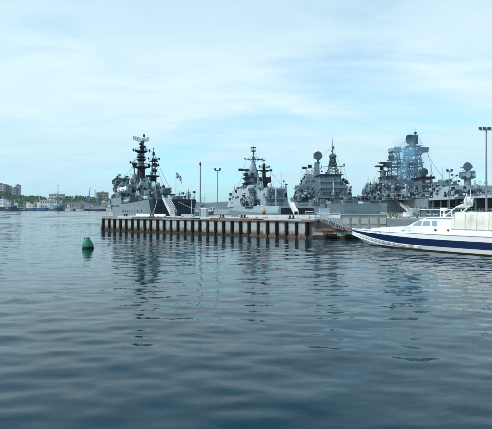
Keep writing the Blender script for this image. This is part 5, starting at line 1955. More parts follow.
# blue-grey kiosk behind the boat
a = W(425.5, 209.3, 86)
kx = px2x(438.8, 86)
kiosk = empty('kiosk', (kx, 86, 3.055), 0, 'blue grey cabin with pale roof on the quay behind the boat cabin', 'cabin')
kw = 13.3 / F * 86
MB().box(-kw, kw, 0, 2.6, 0, a.z - 3.05 - .18).build('wall', 'blue_grey', kiosk)
MB().box(-kw - .2, kw + .2, -.2, 2.8, a.z - 3.05 - .18, a.z - 3.05).build('roof', 'white_paint', kiosk)
for k in range(4):
    x = -kw + 2 * kw * (k + .5) / 4
    wi = MB().box(x - .42, x + .42, -.04, .06, .55, 1.15).build('window', 'glass', kiosk)
    MB().box(x - .48, x + .48, -.06, -.02, .46, .55).build('sill', 'white_paint', wi)


# ------------------------------------------------------------------ landing stage at the right end of the pier
ls_o = PB + pd * .05
stage = empty('landing_stage', (ls_o.x, ls_o.y, 0), ang + R(20), 'low rusty landing stage with tyre fenders between pier and boat', 'landing stage')
SL = 9.2
MB().box(0, SL, .4, 7, -2, 1.45).build('core', 'concrete', stage)
for i in range(6):
    a, b = SL * i / 6, SL * (i + 1) / 6
    MB().box(a + .015, b - .015, .18 + rgp.uniform(0, .05), .405, -1.0, 1.2 + rgp.uniform(-.03, .03)).build('panel', ('concrete', 'rust', 'concrete', 'concrete_pale', 'rust', 'concrete')[i], stage)
    MB().box(a + .01, b - .01, .05, .6, 1.24, 1.5).build('edge_beam', 'rust_red', stage)
    MB().box(a + .02, b - .02, .14, .40, -1.0, .42 + rgp.uniform(-.1, .1)).build('waterline_block', 'weed', stage)
MB().box(.05, SL - .05, .62, 6.9, 1.46, 1.56).build('deck', 'rust_red', stage)


def tyre(px, py, label, L=2.0, r=.36):
    # distance from the stage face
    base = Vector((ls_o.x, ls_o.y, 0))
    dd = Vector((math.cos(ang + R(20)), math.sin(ang + R(20)), 0))
    nn = Vector((-dd.y, dd.x, 0))
    b2 = base - nn * .2
    k = (px - CX) / F
    t = (k * b2.y - b2.x) / (dd.x - k * dd.y)
    p = b2 + dd * t
    z = H + (CY - py) / F * p.y
    root = empty('tyre_fender', (p.x, p.y, z), ang + R(20), label, 'fender', 'cylinder fenders on the landing stage')
    MB().lathe((0, 0, 0), [(r * .45, -L / 2), (r * .8, -L / 2), (r, -L / 2 + .12), (r, L / 2 - .12), (r * .8, L / 2), (r * .45, L / 2)], 14, 'x').build('roll', 'rubber', root, smooth=True)
    for k_ in (-.62, -.2, .2, .62):
        MB().lathe((k_ * L / 2, 0, 0), [(r * .9, -.07), (r * 1.07, -.05), (r * 1.07, .05), (r * .9, .07)], 14, 'x').build('rib', 'rubber', root)
    for k_ in (-1, 1):
        MB().path([(k_ * L * .47, 0, 0), (k_ * L * .44, .12, .5), (k_ * L * .42, .3, 1.46 - z)], .035).build('chain', 'rust', root)


tyre(331, 236.3, 'black cylinder fender hanging at the left of the landing stage', 1.9)
tyre(351.5, 236.8, 'black cylinder fender hanging beside the white boat bow', 1.9)

# stair from pier down to the stage
st_o = Ship('stairway', 'steel stairway with white lattice rails from the pier end down to the landing stage', 'stairs', (0, 0), 0)
pA = W(318, 217.5, 70.5)
pB = W(345.5, 231.5, 66.0)
gangway(st_o.root, (pA.x, pA.y, 3.16), (pB.x, pB.y, 1.62), 1.3, 'rust_red', 1.05, 'stair', rail_mat='light_grey')
a, b = Vector((pA.x, pA.y, 3.16)), Vector((pB.x, pB.y, 1.62))
d_ = (b - a)
hz = Vector((d_.x, d_.y, 0)).normalized()
sd = Vector((-hz.y, hz.x, 0)) * .65
for s_ in (-1, 1):
    mb = MB()
    n = 14
    for i in range(n):
        p, q_ = a.lerp(b, i / n) + sd * s_, a.lerp(b, (i + 1) / n) + sd * s_
        mb.tube(p + Vector((0, 0, .1)), q_ + Vector((0, 0, 1.0)), .025, n=5)
        mb.tube(p + Vector((0, 0, 1.0)), q_ + Vector((0, 0, .1)), .025, n=5)
    mb.build('lattice_rail', 'light_grey', st_o.root)
rl = empty('guard_rail', (0, 0, 0), 0, 'white guard rail along the right end of the pier deck', 'railing')
c1, c2 = pier_at(313, .8), pier_at(313, 8.8)
c0 = pier_at(305, 8.8)
railing(rl, [tuple(c1), tuple(c2), tuple(c0)], 1.1, 1.2, 'white_paint', .035)
rl = empty('guard_rail', (0, 0, 0), 0, 'white tube railing on the quay between pier end and parapet wall', 'railing')
railing(rl, [(13.2, 78.2, 3.05), (17.2, 78.2, 3.05)], 1.1, 1.0, 'white_paint', .04)


# ------------------------------------------------------------------ white motor boat
bo = Vector((14.6, 58.4, 0))
YA = 41.5
fwd = Vector((-math.sin(R(YA)), math.cos(R(YA)), 0))
YL = 27.0
yo = bo - fwd * YL
yb = Ship('motor_boat', 'long white motor boat with navy blue hull band and beige canvas cover', 'boat', (yo.x, yo.y), YA)
ry = yb.root
# stations: v, half breadth at: deck, band top, band bottom, chine/waterline, keel ; heights
st_ = []
for v, b in ((0, 2.75), (6, 2.95), (12, 3.0), (16, 2.85), (19, 2.5), (21.5, 2.0), (23.5, 1.42), (25.2, .80), (26.3, .34), (27.0, .04)):
    t = v / YL
    k = max(0, (t - .55) / .45)
    zs_ = 2.02 + .04 * t - .06 * math.sin(t * math.pi)        # sheer
    zt_ = 1.38 + .52 * k ** 1.5                               # band top
    zbm = .58 + 1.16 * k ** 2.2                               # band bottom
    zc_ = .14 + 1.25 * k ** 2.6 if k > .0 else .14            # boot line
    zk = -.9 + 2.3 * k ** 3.2
    wl_ = b * (1 - .10 - .42 * k)
    st_.append((v, [(b, zs_), (b * (1 - .02), zt_), (b * (1 - .05 - .16 * k), zbm), (wl_, zc_), (wl_ * .93, zc_ - .22), (max(.02, wl_ * .4), zk)]))
def strip(i0, i1, mname, name, off=0.0):
    mb = MB()
    for sgn in (-1, 1):
        mb.loft([[(sgn * (p[i0][0] + off), v, p[i0][1]) for v, p in st_], [(sgn * (p[i1][0] + off), v, p[i1][1]) for v, p in st_]], False, False, closed=False)
    return mb.build(name, mname, ry, smooth=True)
hl = strip(0, 1, 'boat_white', 'topside')
strip(1, 2, 'boat_navy', 'hull_band', .006)
strip(2, 3, 'boat_bottom', 'lower_hull')
strip(3, 4, 'boat_bottom', 'boot_stripe')
strip(4, 5, 'boat_bottom', 'bottom')
mb = MB()
for sgn in (-1, 1):
    for j, (z_off, r_) in enumerate(((0, .05),)):
        pts = [(sgn * (p[0][0] + .02), v, p[0][1] - .02) for v, p in st_]
        mb.path(pts, r_, 6)
mb.build('rubbing_strake', 'boat_white', ry)
for j, f_ in enumerate((.25, .5, .75)):  # thin ribs added to imitate water ripple reflections along the lower hull
    mb = MB()
    for sgn in (-1, 1):
        pts = []
        for v, p in st_[3:-1]:
            a_, b_ = p[2], p[3]
            pts.append((sgn * (a_[0] + (b_[0] - a_[0]) * f_ + .02), v, a_[1] + (b_[1] - a_[1]) * f_))
        mb.path(pts, .035, 5)
    mb.build('reflection_rib', 'boat_white', ry)
v0, p0_ = st_[0]
MB().add([(-x, 0, z) for x, z in p0_] + [(x, 0, z) for x, z in reversed(p0_)], [tuple(range(12))]).build('transom', 'boat_white', ry)
mb = MB()
mb.loft([[(-p[0][0], v, p[0][1] - .02) for v, p in st_], [(0, v, p[0][1] + .10 * min(1, p[0][0])) for v, p in st_], [(p[0][0], v, p[0][1] - .02) for v, p in st_]], False, False, closed=False)
mb.build('deck', 'boat_white', ry, smooth=True)
MB().lathe((-2.6, 20.6, 1.62), [(.05, -.06), (.09, -.05), (.09, .12), (.05, .14)], 8, 'x')
# foredeck trunk
rings = []
for v, w, z in ((24.2, .35, 2.10), (23.2, .75, 2.28), (21.6, 1.15, 2.44), (19.8, 1.6, 2.56), (18.2, 1.9, 2.62), (16.5, 2.0, 2.66)):
    rings.append([(-w - .12, v, 1.98), (-w, v, z - .12), (-w * .85, v, z), (w * .85, v, z), (w, v, z - .12), (w + .12, v, 1.98)])
MB().loft(rings).build('foredeck_trunk', 'boat_white', ry, smooth=True)
# wheelhouse with raked windscreen
vA = yb.pt(412.5, 228, 14.6)
prof = [(18.2, 2.62), (16.4, 3.58), (16.0, 3.70), (12.5, 3.76), (12.2, 3.68), (12.1, 2.62)]
who = MB().prism(prof, -1.85, 1.85, 'yz').box(-2.12, 2.12, 12.0, 18.4, 1.98, 2.64).build('wheelhouse', 'boat_white', ry)
MB().box(-1.98, 1.98, 12.2, 15.9, 3.765, 3.84, .05, .05, .3).build('cabin_roof', 'boat_white', who)
def quad(pts, off, mname, name, parent):
    pts = [Vector(p) for p in pts]
    nrm = (pts[1] - pts[0]).cross(pts[2] - pts[0]).normalized()
    if nrm.x > 0 and abs(nrm.x) > .3:
        nrm = -nrm
    if abs(nrm.x) <= .3 and nrm.z < 0:
        nrm = -nrm
    a_ = [p + nrm * off for p in pts]
    b_ = [p - nrm * .03 for p in pts]
    return MB().loft([b_, a_]).build(name, mname, parent)
# windscreen panes on the raked front
def fr(x, t):      # t 0 bottom .. 1 top on the raked front
    return (x * 1.85, 18.2 - 1.8 * t, 2.62 + .96 * t)
for i in range(3):
    a_, b_ = -.94 + i * .64, -.94 + i * .64 + .58
    pane = quad([fr(a_, .18), fr(b_, .18), fr(b_, .86), fr(a_, .86)], .02, 'boat_glass', 'windscreen_pane', who)
# side windows (port)
def sd_(v, t):
    z = 2.72 + 1.0 * t
    return (-2.15 + (.30) * ((z - 2.0) / 1.84), v, z)
def sd2(v, z):
    return (-1.86, v, z)
for i, (va, vb, vt0, vt1) in enumerate(((17.45, 16.45, 16.62, 16.25), (16.25, 15.35, 16.05, 15.35), (15.1, 14.6, 15.1, 14.6))):
    quad([sd2(va, 2.80), sd2(vb, 2.80), sd2(vt1, 3.42), sd2(vt0, 3.42)], .02, 'boat_glass', 'side_window', who)
MB().lathe((-2.13, 14.6, 2.4), [(.02, -.03), (.14, -.03), (.14, .05)], 10, 'x').build('porthole', 'glass', who)
MB().lathe((-2.13, 13.2, 2.42), [(.02, -.03), (.12, -.03), (.12, .05)], 10, 'x').build('porthole', 'glass', who)
# side bulwark house running aft
MB().loft([[(-2.3, .8, 2.0), (2.3, .8, 2.0), (2.3, 13.0, 2.0), (-2.3, 13.0, 2.0)], [(-2.2, .8, 2.75), (2.2, .8, 2.75), (2.2, 13.0, 2.75), (-2.2, 13.0, 2.75)]]).build('cockpit_side', 'boat_white', ry)
# canvas cover over the aft cockpit
rings = []
N = 13
for i in range(N):
    v = 12.9 - i * 4.6 / (N - 1)
    e_ = min(1, i / 1.2, (N - 1 - i) / 1.6) if 0 < i < N - 1 else 0
    sag = .03 * math.sin(i * 2.4) + .015 * math.sin(i * 5.1)
    top = 3.45 + .95 * min(1, .25 + e_) + sag * .8
    if i == N - 1:
        top = 3.2
    w = 2.30 + .015 * math.sin(i * 1.9)
    ed = top - .16
    rings.append([(-w - .06, v, 2.62), (-w - .05 + .025 * math.sin(i * 2.7), v, 3.0), (-w - .02 + .02 * math.sin(i * 1.3), v, min(3.6, ed - .3)), (-w * .965, v, ed - .05), (-w * .90, v, ed + .08), (-w * .5, v, top), (0, v, top + .04), (w * .5, v, top), (w * .90, v, ed + .08), (w * .965, v, ed - .05), (w + .02, v, min(3.6, ed - .3)), (w + .05, v, 3.0), (w + .06, v, 2.62)])
cv = MB().loft(rings).build('canvas_cover', 'canvas', ry, smooth=True)
mb = MB()
for i in (1, 4, 7, 10):
    mb.path([tuple(Vector(p) + Vector((-.012, 0, .012))) for p in rings[i][:6]], .028, 5)
mb.build('cover_seam', 'flat_cream', cv)
# posts and rail on the cabin roof, radar arch
mb = MB()
for v in (15.6, 13.2):
    for x in (-1.3, 1.3):
        mb.tube((x, v, 3.82), (x, v, 4.72), .05, n=8)
mb.build('roof_post', 'boat_white', ry)
MB().lathe((0, 14.6, 4.40), [(.42, -.6), (.16, -.55), (.12, .1), (.42, .15), (.45, .35), (.3, .45)], 12).build('radar_dome', 'boat_white', ry, smooth=True)
arch = MB()
for x in (-1.75, 1.75):
    arch.path([(x, 14.0, 3.7), (x * .95, 12.6, 4.9), (x * .8, 12.0, 5.25)], .07, 8)
arch.path([(-1.4, 12.0, 5.25), (1.4, 12.0, 5.25)], .08, 8)
for x in (-1.0, -.35, .35, 1.0):
    arch.tube((x, 12.0, 5.25), (x * 1.1, 11.8, 6.05), .04, n=6)
arch.path([(-1.2, 11.8, 5.75), (1.2, 11.8, 5.75)], .045, 6)
arch.path([(-1.5, 12.5, 4.95), (1.5, 12.5, 4.95)], .05, 6)
for k in range(9):
    x = -1.3 + k * .325
    arch.tube((x, 12.5, 4.95), (x * .9, 12.0, 5.25), .025, n=5)
arch.path([(-1.35, 12.2, 5.5), (1.35, 12.2, 5.5)], .03, 6)
ao = arch.build('radar_arch', 'boat_white', ry)
for x, z, r_ in ((-.9, 5.5, .17), (.15, 5.62, .2), (.95, 5.45, .15)):
    MB().lathe((x, 11.9, z), [(.08, -.4), (.1, -.1), (r_, 0), (r_, .22), (r_ * .5, .38)], 10).build('antenna_dome', 'boat_white', ao, smooth=True)
MB().cbox((0, 11.95, 5.45), 1.5, .25, .22).build('radar_bar', 'boat_white', ao)
MB().tube((.3, 11.8, 6.0), (.3, 11.8, 6.9), .035, .02, 6).tube((-.9, 11.8, 5.9), (-.9, 11.8, 6.5), .03, .02, 6).build('boat_antenna', 'boat_white', ao)
# bow rail, cleats, mooring lines
pts = [(-p[0][0] * .92, v, p[0][1] + .04) for v, p in st_ if v > 15]
railing(ry, pts, .55, 1.1, 'steel', .018)
pts = [(p[0][0] * .92, v, p[0][1] + .04) for v, p in st_ if v > 15]
railing(ry, pts, .55, 1.1, 'steel', .018)
for v in (24.5, 18.5, 8.5):
    bb = [p[0][0] for vv, p in st_ if vv >= v][0]
    MB().cbox((-bb * .85, v, 2.2), .08, .42, .08).tube((-bb * .85, v, 2.0), (-bb * .85, v, 2.2), .04, n=6).build('cleat', 'steel', ry)
MB().lathe((-1.92, 21.6, 1.86), [(.03, -.08), (.1, -.06), (.1, .08), (.04, .09)], 10, 'x').build('hawse_pipe', 'steel', ry)


def mooring(root, p, q, sag, r=.035):
    p, q = Vector(p), Vector(q)
    pts = [p.lerp(q, i / 10) - Vector((0, 0, sag * 4 * (i / 10) * (1 - i / 10))) for i in range(11)]
    MB().path(pts, r, 5).build('mooring_line', 'rope', root)


def w2l(sh, w):
    c, s_ = math.cos(sh.a), math.sin(sh.a)
    dx, dy = w.x - sh.O.x, w.y - sh.O.y
    return Vector((dx * c + dy * s_, -dx * s_ + dy * c, w.z))


bw = W(345, 230, 66.5)
mooring(ry, (-.3, 26.4, 2.1), w2l(yb, Vector((bw.x, bw.y, 1.65))), .25, .03)
for px, u in ((152, -4.2), (191, 4.6)):
    mooring(rt, (u, .2, 7.0), w2l(s1, pier_at(px, .9) + Vector((0, 0, .3))), .5, .05)
# ------------------------------------------------------------------ buoy
bp = W(88, 248.6, 51.0)
buoy = empty('buoy', (bp.x, bp.y, 0), 0, 'green cone shaped mooring buoy floating on open water', 'buoy')
buoy.rotation_euler = (R(3), R(-5), R(20))
MB().lathe((0, 0, 0), [(.3, -.7), (.62, -.3), (.66, -.05), (.66, .12), (.6, .2)], 18).build('float_skirt', 'rubber', buoy, smooth=True)
MB().lathe((0, 0, 0), [(.60, .18), (.665, .26), (.655, .40), (.58, .62), (.47, .86), (.36, 1.08), (.27, 1.17), (.1, 1.2)], 20).build('cone', 'buoy_green', buoy, smooth=True)
MB().lathe((.12, 0, 1.14), [(.2, 0), (.2, .14), (.14, .2)], 12).build('cap', 'buoy_green', buoy, smooth=True)
mb = MB()
for i in range(10):
    t0, t1 = math.pi * i / 10, math.pi * (i + 1) / 10
    mb.tube((-.2 + .12 * math.cos(t0), 0, 1.15 + .2 * math.sin(t0)), (-.2 + .12 * math.cos(t1), 0, 1.15 + .2 * math.sin(t1)), .035, n=6)
mb.build('lifting_eye', 'rubber', buoy)
MB().lathe((0, 0, .52), [(.60, 0), (.64, .02), (.62, .06), (.58, .07)], 20).build('weld_band', 'buoy_green', buoy)


# ------------------------------------------------------------------ small craft and far vessels
def small_boat(px, d, L, label, rz=0.0, hullm='flat_grey', housem='flat_white'):
    root = empty('small_boat', (px2x(px, d), d, 0), rz, label, 'boat')
    rings = []
    for i in range(8):
        t = i / 7
        w = L * .17 * (1 - max(0, (t - .5) / .5) ** 2) + .03
        zt_ = .75 + .35 * t * t
        x = -L / 2 + L * t
        rings.append([(x, -w, zt_), (x, -w * .8, .1), (x, 0, -.4), (x, w * .8, .1), (x, w, zt_)])
    MB().loft(rings).build('hull', hullm, root)
    ho = MB().prism([(-L * .22, .7), (L * .2, .7), (L * .1, 1.85), (-L * .2, 1.9)], -L * .11, L * .11).build('cabin', housem, root)
    for k in range(3):
        x = -L * .14 + k * L * .1
        MB().box(x - .2, x + .2, -L * .11 - .02, L * .11 + .02, 1.25, 1.65).build('window', 'glass', ho)
    MB().tube((-L * .1, 0, 1.85), (-L * .1, 0, 3.0), .04, n=5).build('mast', 'steel', root)
    MB().box(-L * .47, L * .42, -L * .172, L * .172, .72, .8).build('gunwale', housem, root)


small_boat(4.2, 215, 5.2, 'small pale cabin boat alone on the water at the left edge', R(6), 'flat_white')


def vessel(name, label, px0, px1, d, hullm, free, house, hx, hy_top, masts, housem='white_paint', bow=1, cat='ship', beam=None, funnel=None):
    """far ship seen from the side; house = (from,to) as share of the length, hy_top = photo row of house top"""
    x0, x1 = px2x(px0, d), px2x(px1, d)
    L = x1 - x0
    root = empty(name, ((x0 + x1) / 2, d, 0), 0, label, cat, 'ships along the far shore')
    bm_ = beam or max(5, L * .2)
    rings = []
    for i in range(11):
        t = i / 10
        tb = t if bow > 0 else 1 - t
        w = bm_ / 2 * (1 - max(0, (tb - .55) / .45) ** 2.2) * (1 if tb > .08 else .82) + .05
        zt_ = free * (1 + .30 * max(0, (tb - .5) / .5) ** 1.6 + .08 * max(0, (.25 - tb) / .25))
        x = -L / 2 + L * t
        k = .92 if .1 < tb < .9 else .8
        rings.append([(x, -w, zt_), (x * (1 if tb < .85 else .97), -w * k, .3), (x * .95, 0, -1.5), (x * (1 if tb < .85 else .97), w * k, .3), (x, w, zt_)])
    MB().loft(rings).build('hull', hullm, root)
    MB().box(-L * .47, L * .40 if bow > 0 else L * .47, -bm_ * .52, bm_ * .52, free * .98, free * 1.06).build('rail_strip', 'flat_white', root)
    for n_, (a_, b_, py) in enumerate(house):
        xa, xb = -L / 2 + L * a_, -L / 2 + L * b_
        zt_ = H + (CY - py) / F * d
        ho = MB().box(xa, xb, -bm_ * .36, bm_ * .36, free * .9, zt_, .3, .1, .1).build('deckhouse', housem, root)
        nw = max(2, int((xb - xa) / 2.2))
        for lv in range(max(1, int((zt_ - free) / 2.8))):
            for k in range(nw):
                x = xa + (xb - xa) * (k + .5) / nw
                z = free + 1.4 + lv * 2.7
                if z + .5 < zt_:
                    MB().box(x - .5, x + .5, -bm_ * .36 - .1, -bm_ * .36 + .4, z - .45, z + .45).build('window', 'glass', ho)
        MB().box(xa - .3, xb + .3, -bm_ * .38, bm_ * .38, zt_, zt_ + .3).build('house_roof', 'flat_grey', ho)
    for (a_, py, r_, mn) in masts:
        x = -L / 2 + L * a_
        zt_ = H + (CY - py) / F * d
        m = MB().tube((x, 0, free * .9), (x, 0, zt_), r_, r_ * .5, 7)
        m.tube((x - 1.8, 0, free + (zt_ - free) * .72), (x + 1.8, 0, free + (zt_ - free) * .72), r_ * .5, n=5)
        m.tube((x, 0, free + (zt_ - free) * .85), (x + bow * L * .14, 0, free * 1.3), r_ * .3, n=4)
        m.tube((x, 0, free + (zt_ - free) * .55), (x - bow * L * .12, 0, free * 1.2), r_ * .3, n=4)
        m.build('mast', mn, root)
    if funnel:
        x = -L / 2 + L * funnel[0]
        MB().lathe((x, 0, free), [(1.3, 0), (1.2, funnel[1]), (1.0, funnel[1] + .2)], 10).build('funnel', funnel[2], root)
    return root


vessel('cargo_ship', 'dark navy hulled ship with white bridge at the left edge of the far shore', -12, 17, 858, 'trawl_navy', 8.5, [(.22, .58, 199), (.62, .74, 202)], 0, 0, [(.50, 196, .5, 'flat_white'), (.78, 200, .4, 'flat_white'), (.92, 199, .4, 'flat_white')])
vessel('trawler', 'dark green fishing ship moored between the navy ship and the blue boats', 14.5, 25, 866, 'trawl_green', 7.0, [(.1, .3, 203)], 0, 0, [(.42, 200, .3, 'flat_grey')], bow=1)
vessel('trawler', 'bright blue fishing boat with white house, left of the two blue boats', 24, 36, 856, 'trawl_blue', 5.0, [(.25, .55, 202.5), (.58, .75, 204)], 0, 0, [(.22, 201, .35, 'flat_white'), (.8, 203, .25, 'flat_white')], bow=1)
vessel('trawler', 'blue fishing boat with two masts, right of the two blue boats', 36, 47, 853, 'trawl_blue', 5.4, [(.1, .4, 203)], 0, 0, [(.32, 194.5, .4, 'flat_white'), (.8, 201, .3, 'flat_white')], bow=1)
vessel('cargo_ship', 'black blue hulled ship moored in front of the long white shed', 46.5, 63.5, 862, 'trawl_navy', 5.6, [(.05, .2, 203)], 0, 0, [(.5, 201, .3, 'flat_white')], bow=1)
vessel('tugboat', 'small white tugboat in front of the dark shed on the far shore', 65.2, 72.6, 845, 'flat_white', 3.2, [(.3, .62, 205.3), (.4, .56, 203.6)], 0, 0, [(.48, 200.5, .25, 'flat_grey')], bow=1, beam=4.5)
vessel('barge', 'long black barge with grey deckhouses moored on the far shore', 71.5, 110, 862, 'trawl_black', 4.4, [(.05, .3, 205), (.36, .5, 203.8), (.62, .9, 205.4)], 0, 0, [(.3, 200, .3, 'flat_grey'), (.72, 201, .3, 'flat_grey')], housem='flat_grey', bow=-1)
vessel('tugboat', 'white tugboat beside the bow of the training ship', 106, 113, 850, 'flat_white', 3.4, [(.25, .6, 203.8), (.35, .5, 201.5)], 0, 0, [(.42, 197, .3, 'flat_white')], bow=-1, beam=5)
# small grey craft seen past the training ship stern, behind the cabinet
vessel('patrol_boat', 'grey patrol boat far behind the tall lamp pole right of the training ship', 190, 214, 300, 'ship_grey', 2.6, [(.35, .62, 205.2), (.42, .55, 203.0)], 0, 0, [(.48, 197, .14, 'ship_grey'), (.6, 193.5, .1, 'ship_grey'), (.25, 200, .1, 'ship_grey')], housem='light_grey', bow=1, beam=4)
vessel('patrol_boat', 'white hulled boat far out between the lamp poles and the corvette', 206, 233, 330, 'flat_white', 2.9, [(.15, .35, 206.6)], 0, 0, [(.3, 203.5, .1, 'flat_white')], housem='flat_white', bow=-1, beam=5)


for i_, (a_, b_, hm_, lab_) in enumerate(((4, 12, 'trawl_black', 'black fishing boat lying in front of the navy ship at the left edge'), (19, 27.5, 'trawl_navy', 'navy fishing boat lying in front of the dark green ship'),
                                 (48, 57, 'trawl_blue', 'blue work boat lying in front of the black blue ship'), (76, 84, 'flat_white', 'white work boat lying at the left end of the long barge'),
                                 (90, 100, 'trawl_navy', 'navy work boat lying in front of the long barge'))):
    h0_ = (.18, .5, .3, .55, .12)[i_]
    vessel('work_boat', lab_, a_, b_, 835, hm_, (3.2, 2.6, 3.6, 2.8, 3.0)[i_], [(h0_, h0_ + .26, 205.6), (h0_ + .03, h0_ + .15, 204.2)], 0, 0, [(h0_ + .1, 198.5 + i_ % 3, .2, 'flat_grey'), (.85 - h0_, 201.5 - i_ % 2, .2, 'flat_grey')], housem=('flat_cream', 'flat_grey', 'flat_white', 'flat_grey', 'flat_cream')[i_], bow=1 if i_ % 2 else -1, beam=4.5, cat='boat')


def crane(px, py_top, d, label, jib, z0=1.6):
    x = px2x(px, d)
    root = empty('harbour_crane', (x, d, z0), 0, label, 'crane', 'harbour cranes on the far shore')
    h = H + (CY - py_top) / F * d - z0
    mb = MB()
    for sx_ in (-1, 1):
        for sy_ in (-1, 1):
            mb.tube((sx_ * 3.5, sy_ * 3.5, 0), (sx_ * 1.6, sy_ * 1.6, h * .30), .5, .4, 6)
    mb.box(-3.7, 3.7, -3.7, 3.7, h * .13, h * .16)
    mb.build('portal', 'crane_blue', root)
    lattice(root, 'tower', 'crane_blue', 0, 0, h * .29, h * .62, 2.4, 1.8, 4, .25)
    MB().box(-2.4, 2.0, -1.7, 1.7, h * .40, h * .53).build('machine_house', 'crane_blue', root)
    mb = MB()
    a, b = Vector((0, 0, h * .55)), Vector((jib, 0, h))
    for s_ in (-1, 1):
        mb.tube(a + Vector((0, s_ * .9, 0)), b + Vector((0, s_ * .3, 0)), .3, .22, 5)
        mb.tube(a + Vector((-1.2, s_ * .9, .8)), b + Vector((0, s_ * .3, .6)), .25, .2, 5)
    for i in range(9):
        p, q_ = a.lerp(b, i / 9), a.lerp(b, (i + 1) / 9)
        mb.tube(p + Vector((0, -.7, 0)), q_ + Vector((0, .6, 0)), .13, n=4)
    mb.cbox(b + Vector((.6, 0, -.6)), 2.0, 1.2, 1.8)
    mb.build('jib', 'flat_grey', root)
    MB().tube((-1.5, 0, h * .62), b, .08, n=4).tube(b, b - Vector((0, 0, h * .3)), .08, n=4).build('cable', 'lamp_head', root)


crane(58.2, 185.5, 882, 'tall blue harbour crane with upright jib beside the white shed', -.8)
crane(89, 188, 884, 'blue harbour crane with slanting jib left of the brick flats', 2.5)
crane(97.5, 190.5, 884, 'shorter blue harbour crane in front of the brick flats', -6)


# ------------------------------------------------------------------ people
def skin_mesh(name, joints, edges, mname, parent, sub=1, extra=None):
    me = bpy.data.meshes.new(name)
    me.from_pydata([j[0] for j in joints], edges, [])
    o = bpy.data.objects.new(name, me)
    COL.objects.link(o)
    sk = o.modifiers.new('skin', 'SKIN')
    sk.use_smooth_shade = True
    sb = o.modifiers.new('sub', 'SUBSURF')
    sb.levels = sub
    sb.render_levels = sub
    for i, j in enumerate(joints):
        me.skin_vertices[0].data[i].radius = (j[1], j[2] if len(j) > 2 else j[1])
    me.skin_vertices[0].data[0].use_root = True
    dg = bpy.context.evaluated_depsgraph_get()
    dg.update()
    ne = bpy.data.meshes.new_from_object(o.evaluated_get(dg))
    o.modifiers.clear()
    o.data = ne
    ne.materials.clear()
    ne.materials.append(M[mname])
    if extra:
        b = MB()
        extra(b)
        n0 = len(ne.vertices)
        bm = bmesh.new()
        bm.from_mesh(ne)
        vs_ = [bm.verts.new(v) for v in b.v]
        for f in b.f:
            try:
                bm.faces.new([vs_[i] for i in f]).smooth = True
            except ValueError:
                pass
        bm.to_mesh(ne)
        bm.free()
    o.parent = parent
    return o


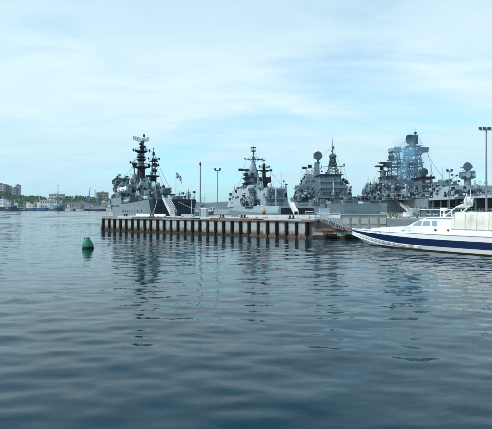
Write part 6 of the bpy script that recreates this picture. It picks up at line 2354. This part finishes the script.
def person(loc, rz, label, top, legs, stride=.12, hat=None, arm=(.12, .05)):
    root = empty('person', loc, rz, label, 'person')
    J = [((0, 0, .95), .13, .10), ((0, 0, 1.15), .125, .095), ((0, 0, 1.38), .16, .10), ((0, 0, 1.50), .055), ((0, -.01, 1.58), .06), ((0, -.02, 1.68), .085, .10), ((0, -.01, 1.77), .05),
         ((-.19, 0, 1.42), .06), ((-.26, .02, 1.16), .045), ((-.27, -arm[0], .92), .035), ((-.27, -arm[0] - .03, .84), .03),
         ((.19, 0, 1.42), .06), ((.26, .02, 1.16), .045), ((.27, -arm[1], .92), .035), ((.27, -arm[1] - .03, .84), .03),
         ((-.10, 0, .90), .09), ((-.11, -stride, .50), .06), ((-.11, -stride * .6, .10), .045), ((-.11, -stride * .6 - .16, .04), .035),
         ((.10, 0, .90), .09), ((.11, stride * .6, .50), .06), ((.11, stride, .10), .045), ((.11, stride - .16, .04), .035)]
    E = [(0, 1), (1, 2), (2, 3), (3, 4), (4, 5), (5, 6), (2, 7), (7, 8), (8, 9), (9, 10), (2, 11), (11, 12), (12, 13), (13, 14), (0, 15), (15, 16), (16, 17), (17, 18), (0, 19), (19, 20), (20, 21), (21, 22)]
    def extra(b):
        b.tube((0, -.10, 1.69), (0, -.135, 1.66), .016, .012, 5)
        for s_, y in ((-1, -arm[0] - .03), (1, -arm[1] - .03)):
            for k in range(4):
                x = s_ * .27 + (k - 1.5) * .017
                b.tube((x, y, .83), (x, y - .012, .78 - .006 * (k % 3)), .0095, .008, 5)
                b.tube((x, y - .012, .78 - .006 * (k % 3)), (x, y - .004, .745 - .006 * (k % 3)), .008, .006, 5)
            b.tube((s_ * .27 - s_ * .025, y - .01, .85), (s_ * .27 - s_ * .05, y - .03, .80), .010, .008, 5)
            b.ball((s_ * .03, -.112, 1.70), .010, n=6, k=4)
            b.ball((s_ * .088, -.01, 1.69), .02, .012, .03, n=6, k=4)
    skin_mesh('body', J, E, 'skin', root, 1, extra)
    T = [(j[0], *(r + .022 for r in j[1:])) for j in J]
    skin_mesh('jacket', [T[0], T[1], T[2], (J[3][0][:2] + (1.47,), .075), T[7], T[8], (J[9][0], .05), T[11], T[12], (J[13][0], .05)], [(0, 1), (1, 2), (2, 3), (2, 4), (4, 5), (5, 6), (2, 7), (7, 8), (8, 9)], top, root)
    skin_mesh('trousers', [((0, 0, .98), .145, .115), T[15], T[16], (J[17][0], .065), T[19], T[20], (J[21][0], .065)], [(0, 1), (1, 2), (2, 3), (0, 4), (4, 5), (5, 6)], legs, root)
    for i in (17, 21):
        a, b = Vector(J[i][0]), Vector(J[i + 1][0])
        MB().loft([[(a.x + sx_ * .05, a.y + yy, z) for sx_, yy in ((-1, .09), (1, .09), (1, -.24), (-1, -.24))] for z in (0, .06)]).build('shoe', 'rubber', root)
    if hat:
        MB().lathe((0, -.01, 1.71), [(.125, 0), (.12, .03), (.105, .09), (.06, .13), (.01, .14)], 12).build('helmet', hat, root, smooth=True)
    else:
        MB().lathe((0, .012, 1.70), [(.098, 0), (.107, .05), (.09, .11), (.05, .14), (.01, .145)], 12).build('hair', 'hair', root, smooth=True)
    return root


p = pier_at(264, 4.4)
person(p, R(160), 'worker in orange jacket and dark trousers walking on the pier below the corvette', 'orange', 'cloth_dark', .15, 'orange')
p = pier_at(176, 5.5)
person(p, R(20), 'person in red jacket standing at the foot of the training ship gangway', 'red', 'cloth_dark', .05)


# ------------------------------------------------------------------ haze over the whole harbour
def haze():
    m = bpy.data.materials.new('sea_haze')
    m.use_nodes = True
    n, l = m.node_tree.nodes, m.node_tree.links
    n.remove(n['Principled BSDF'])
    pv = n.new('ShaderNodeVolumePrincipled')
    pv.inputs['Color'].default_value = (0.72, 0.90, 1.0, 1)
    pv.inputs['Density'].default_value = 0.00007
    pv.inputs['Anisotropy'].default_value = 0.3
    l.new(pv.outputs[0], n['Material Output'].inputs['Volume'])
    M['sea_haze'] = m
    o = MB().box(-4700, 4700, -400, 4700, -3.5, 110).build('haze', 'sea_haze', None, kind='stuff')
    o.display_type = 'WIRE'
    tag(o, 'thin pale sea haze over the whole harbour', 'haze')


haze()
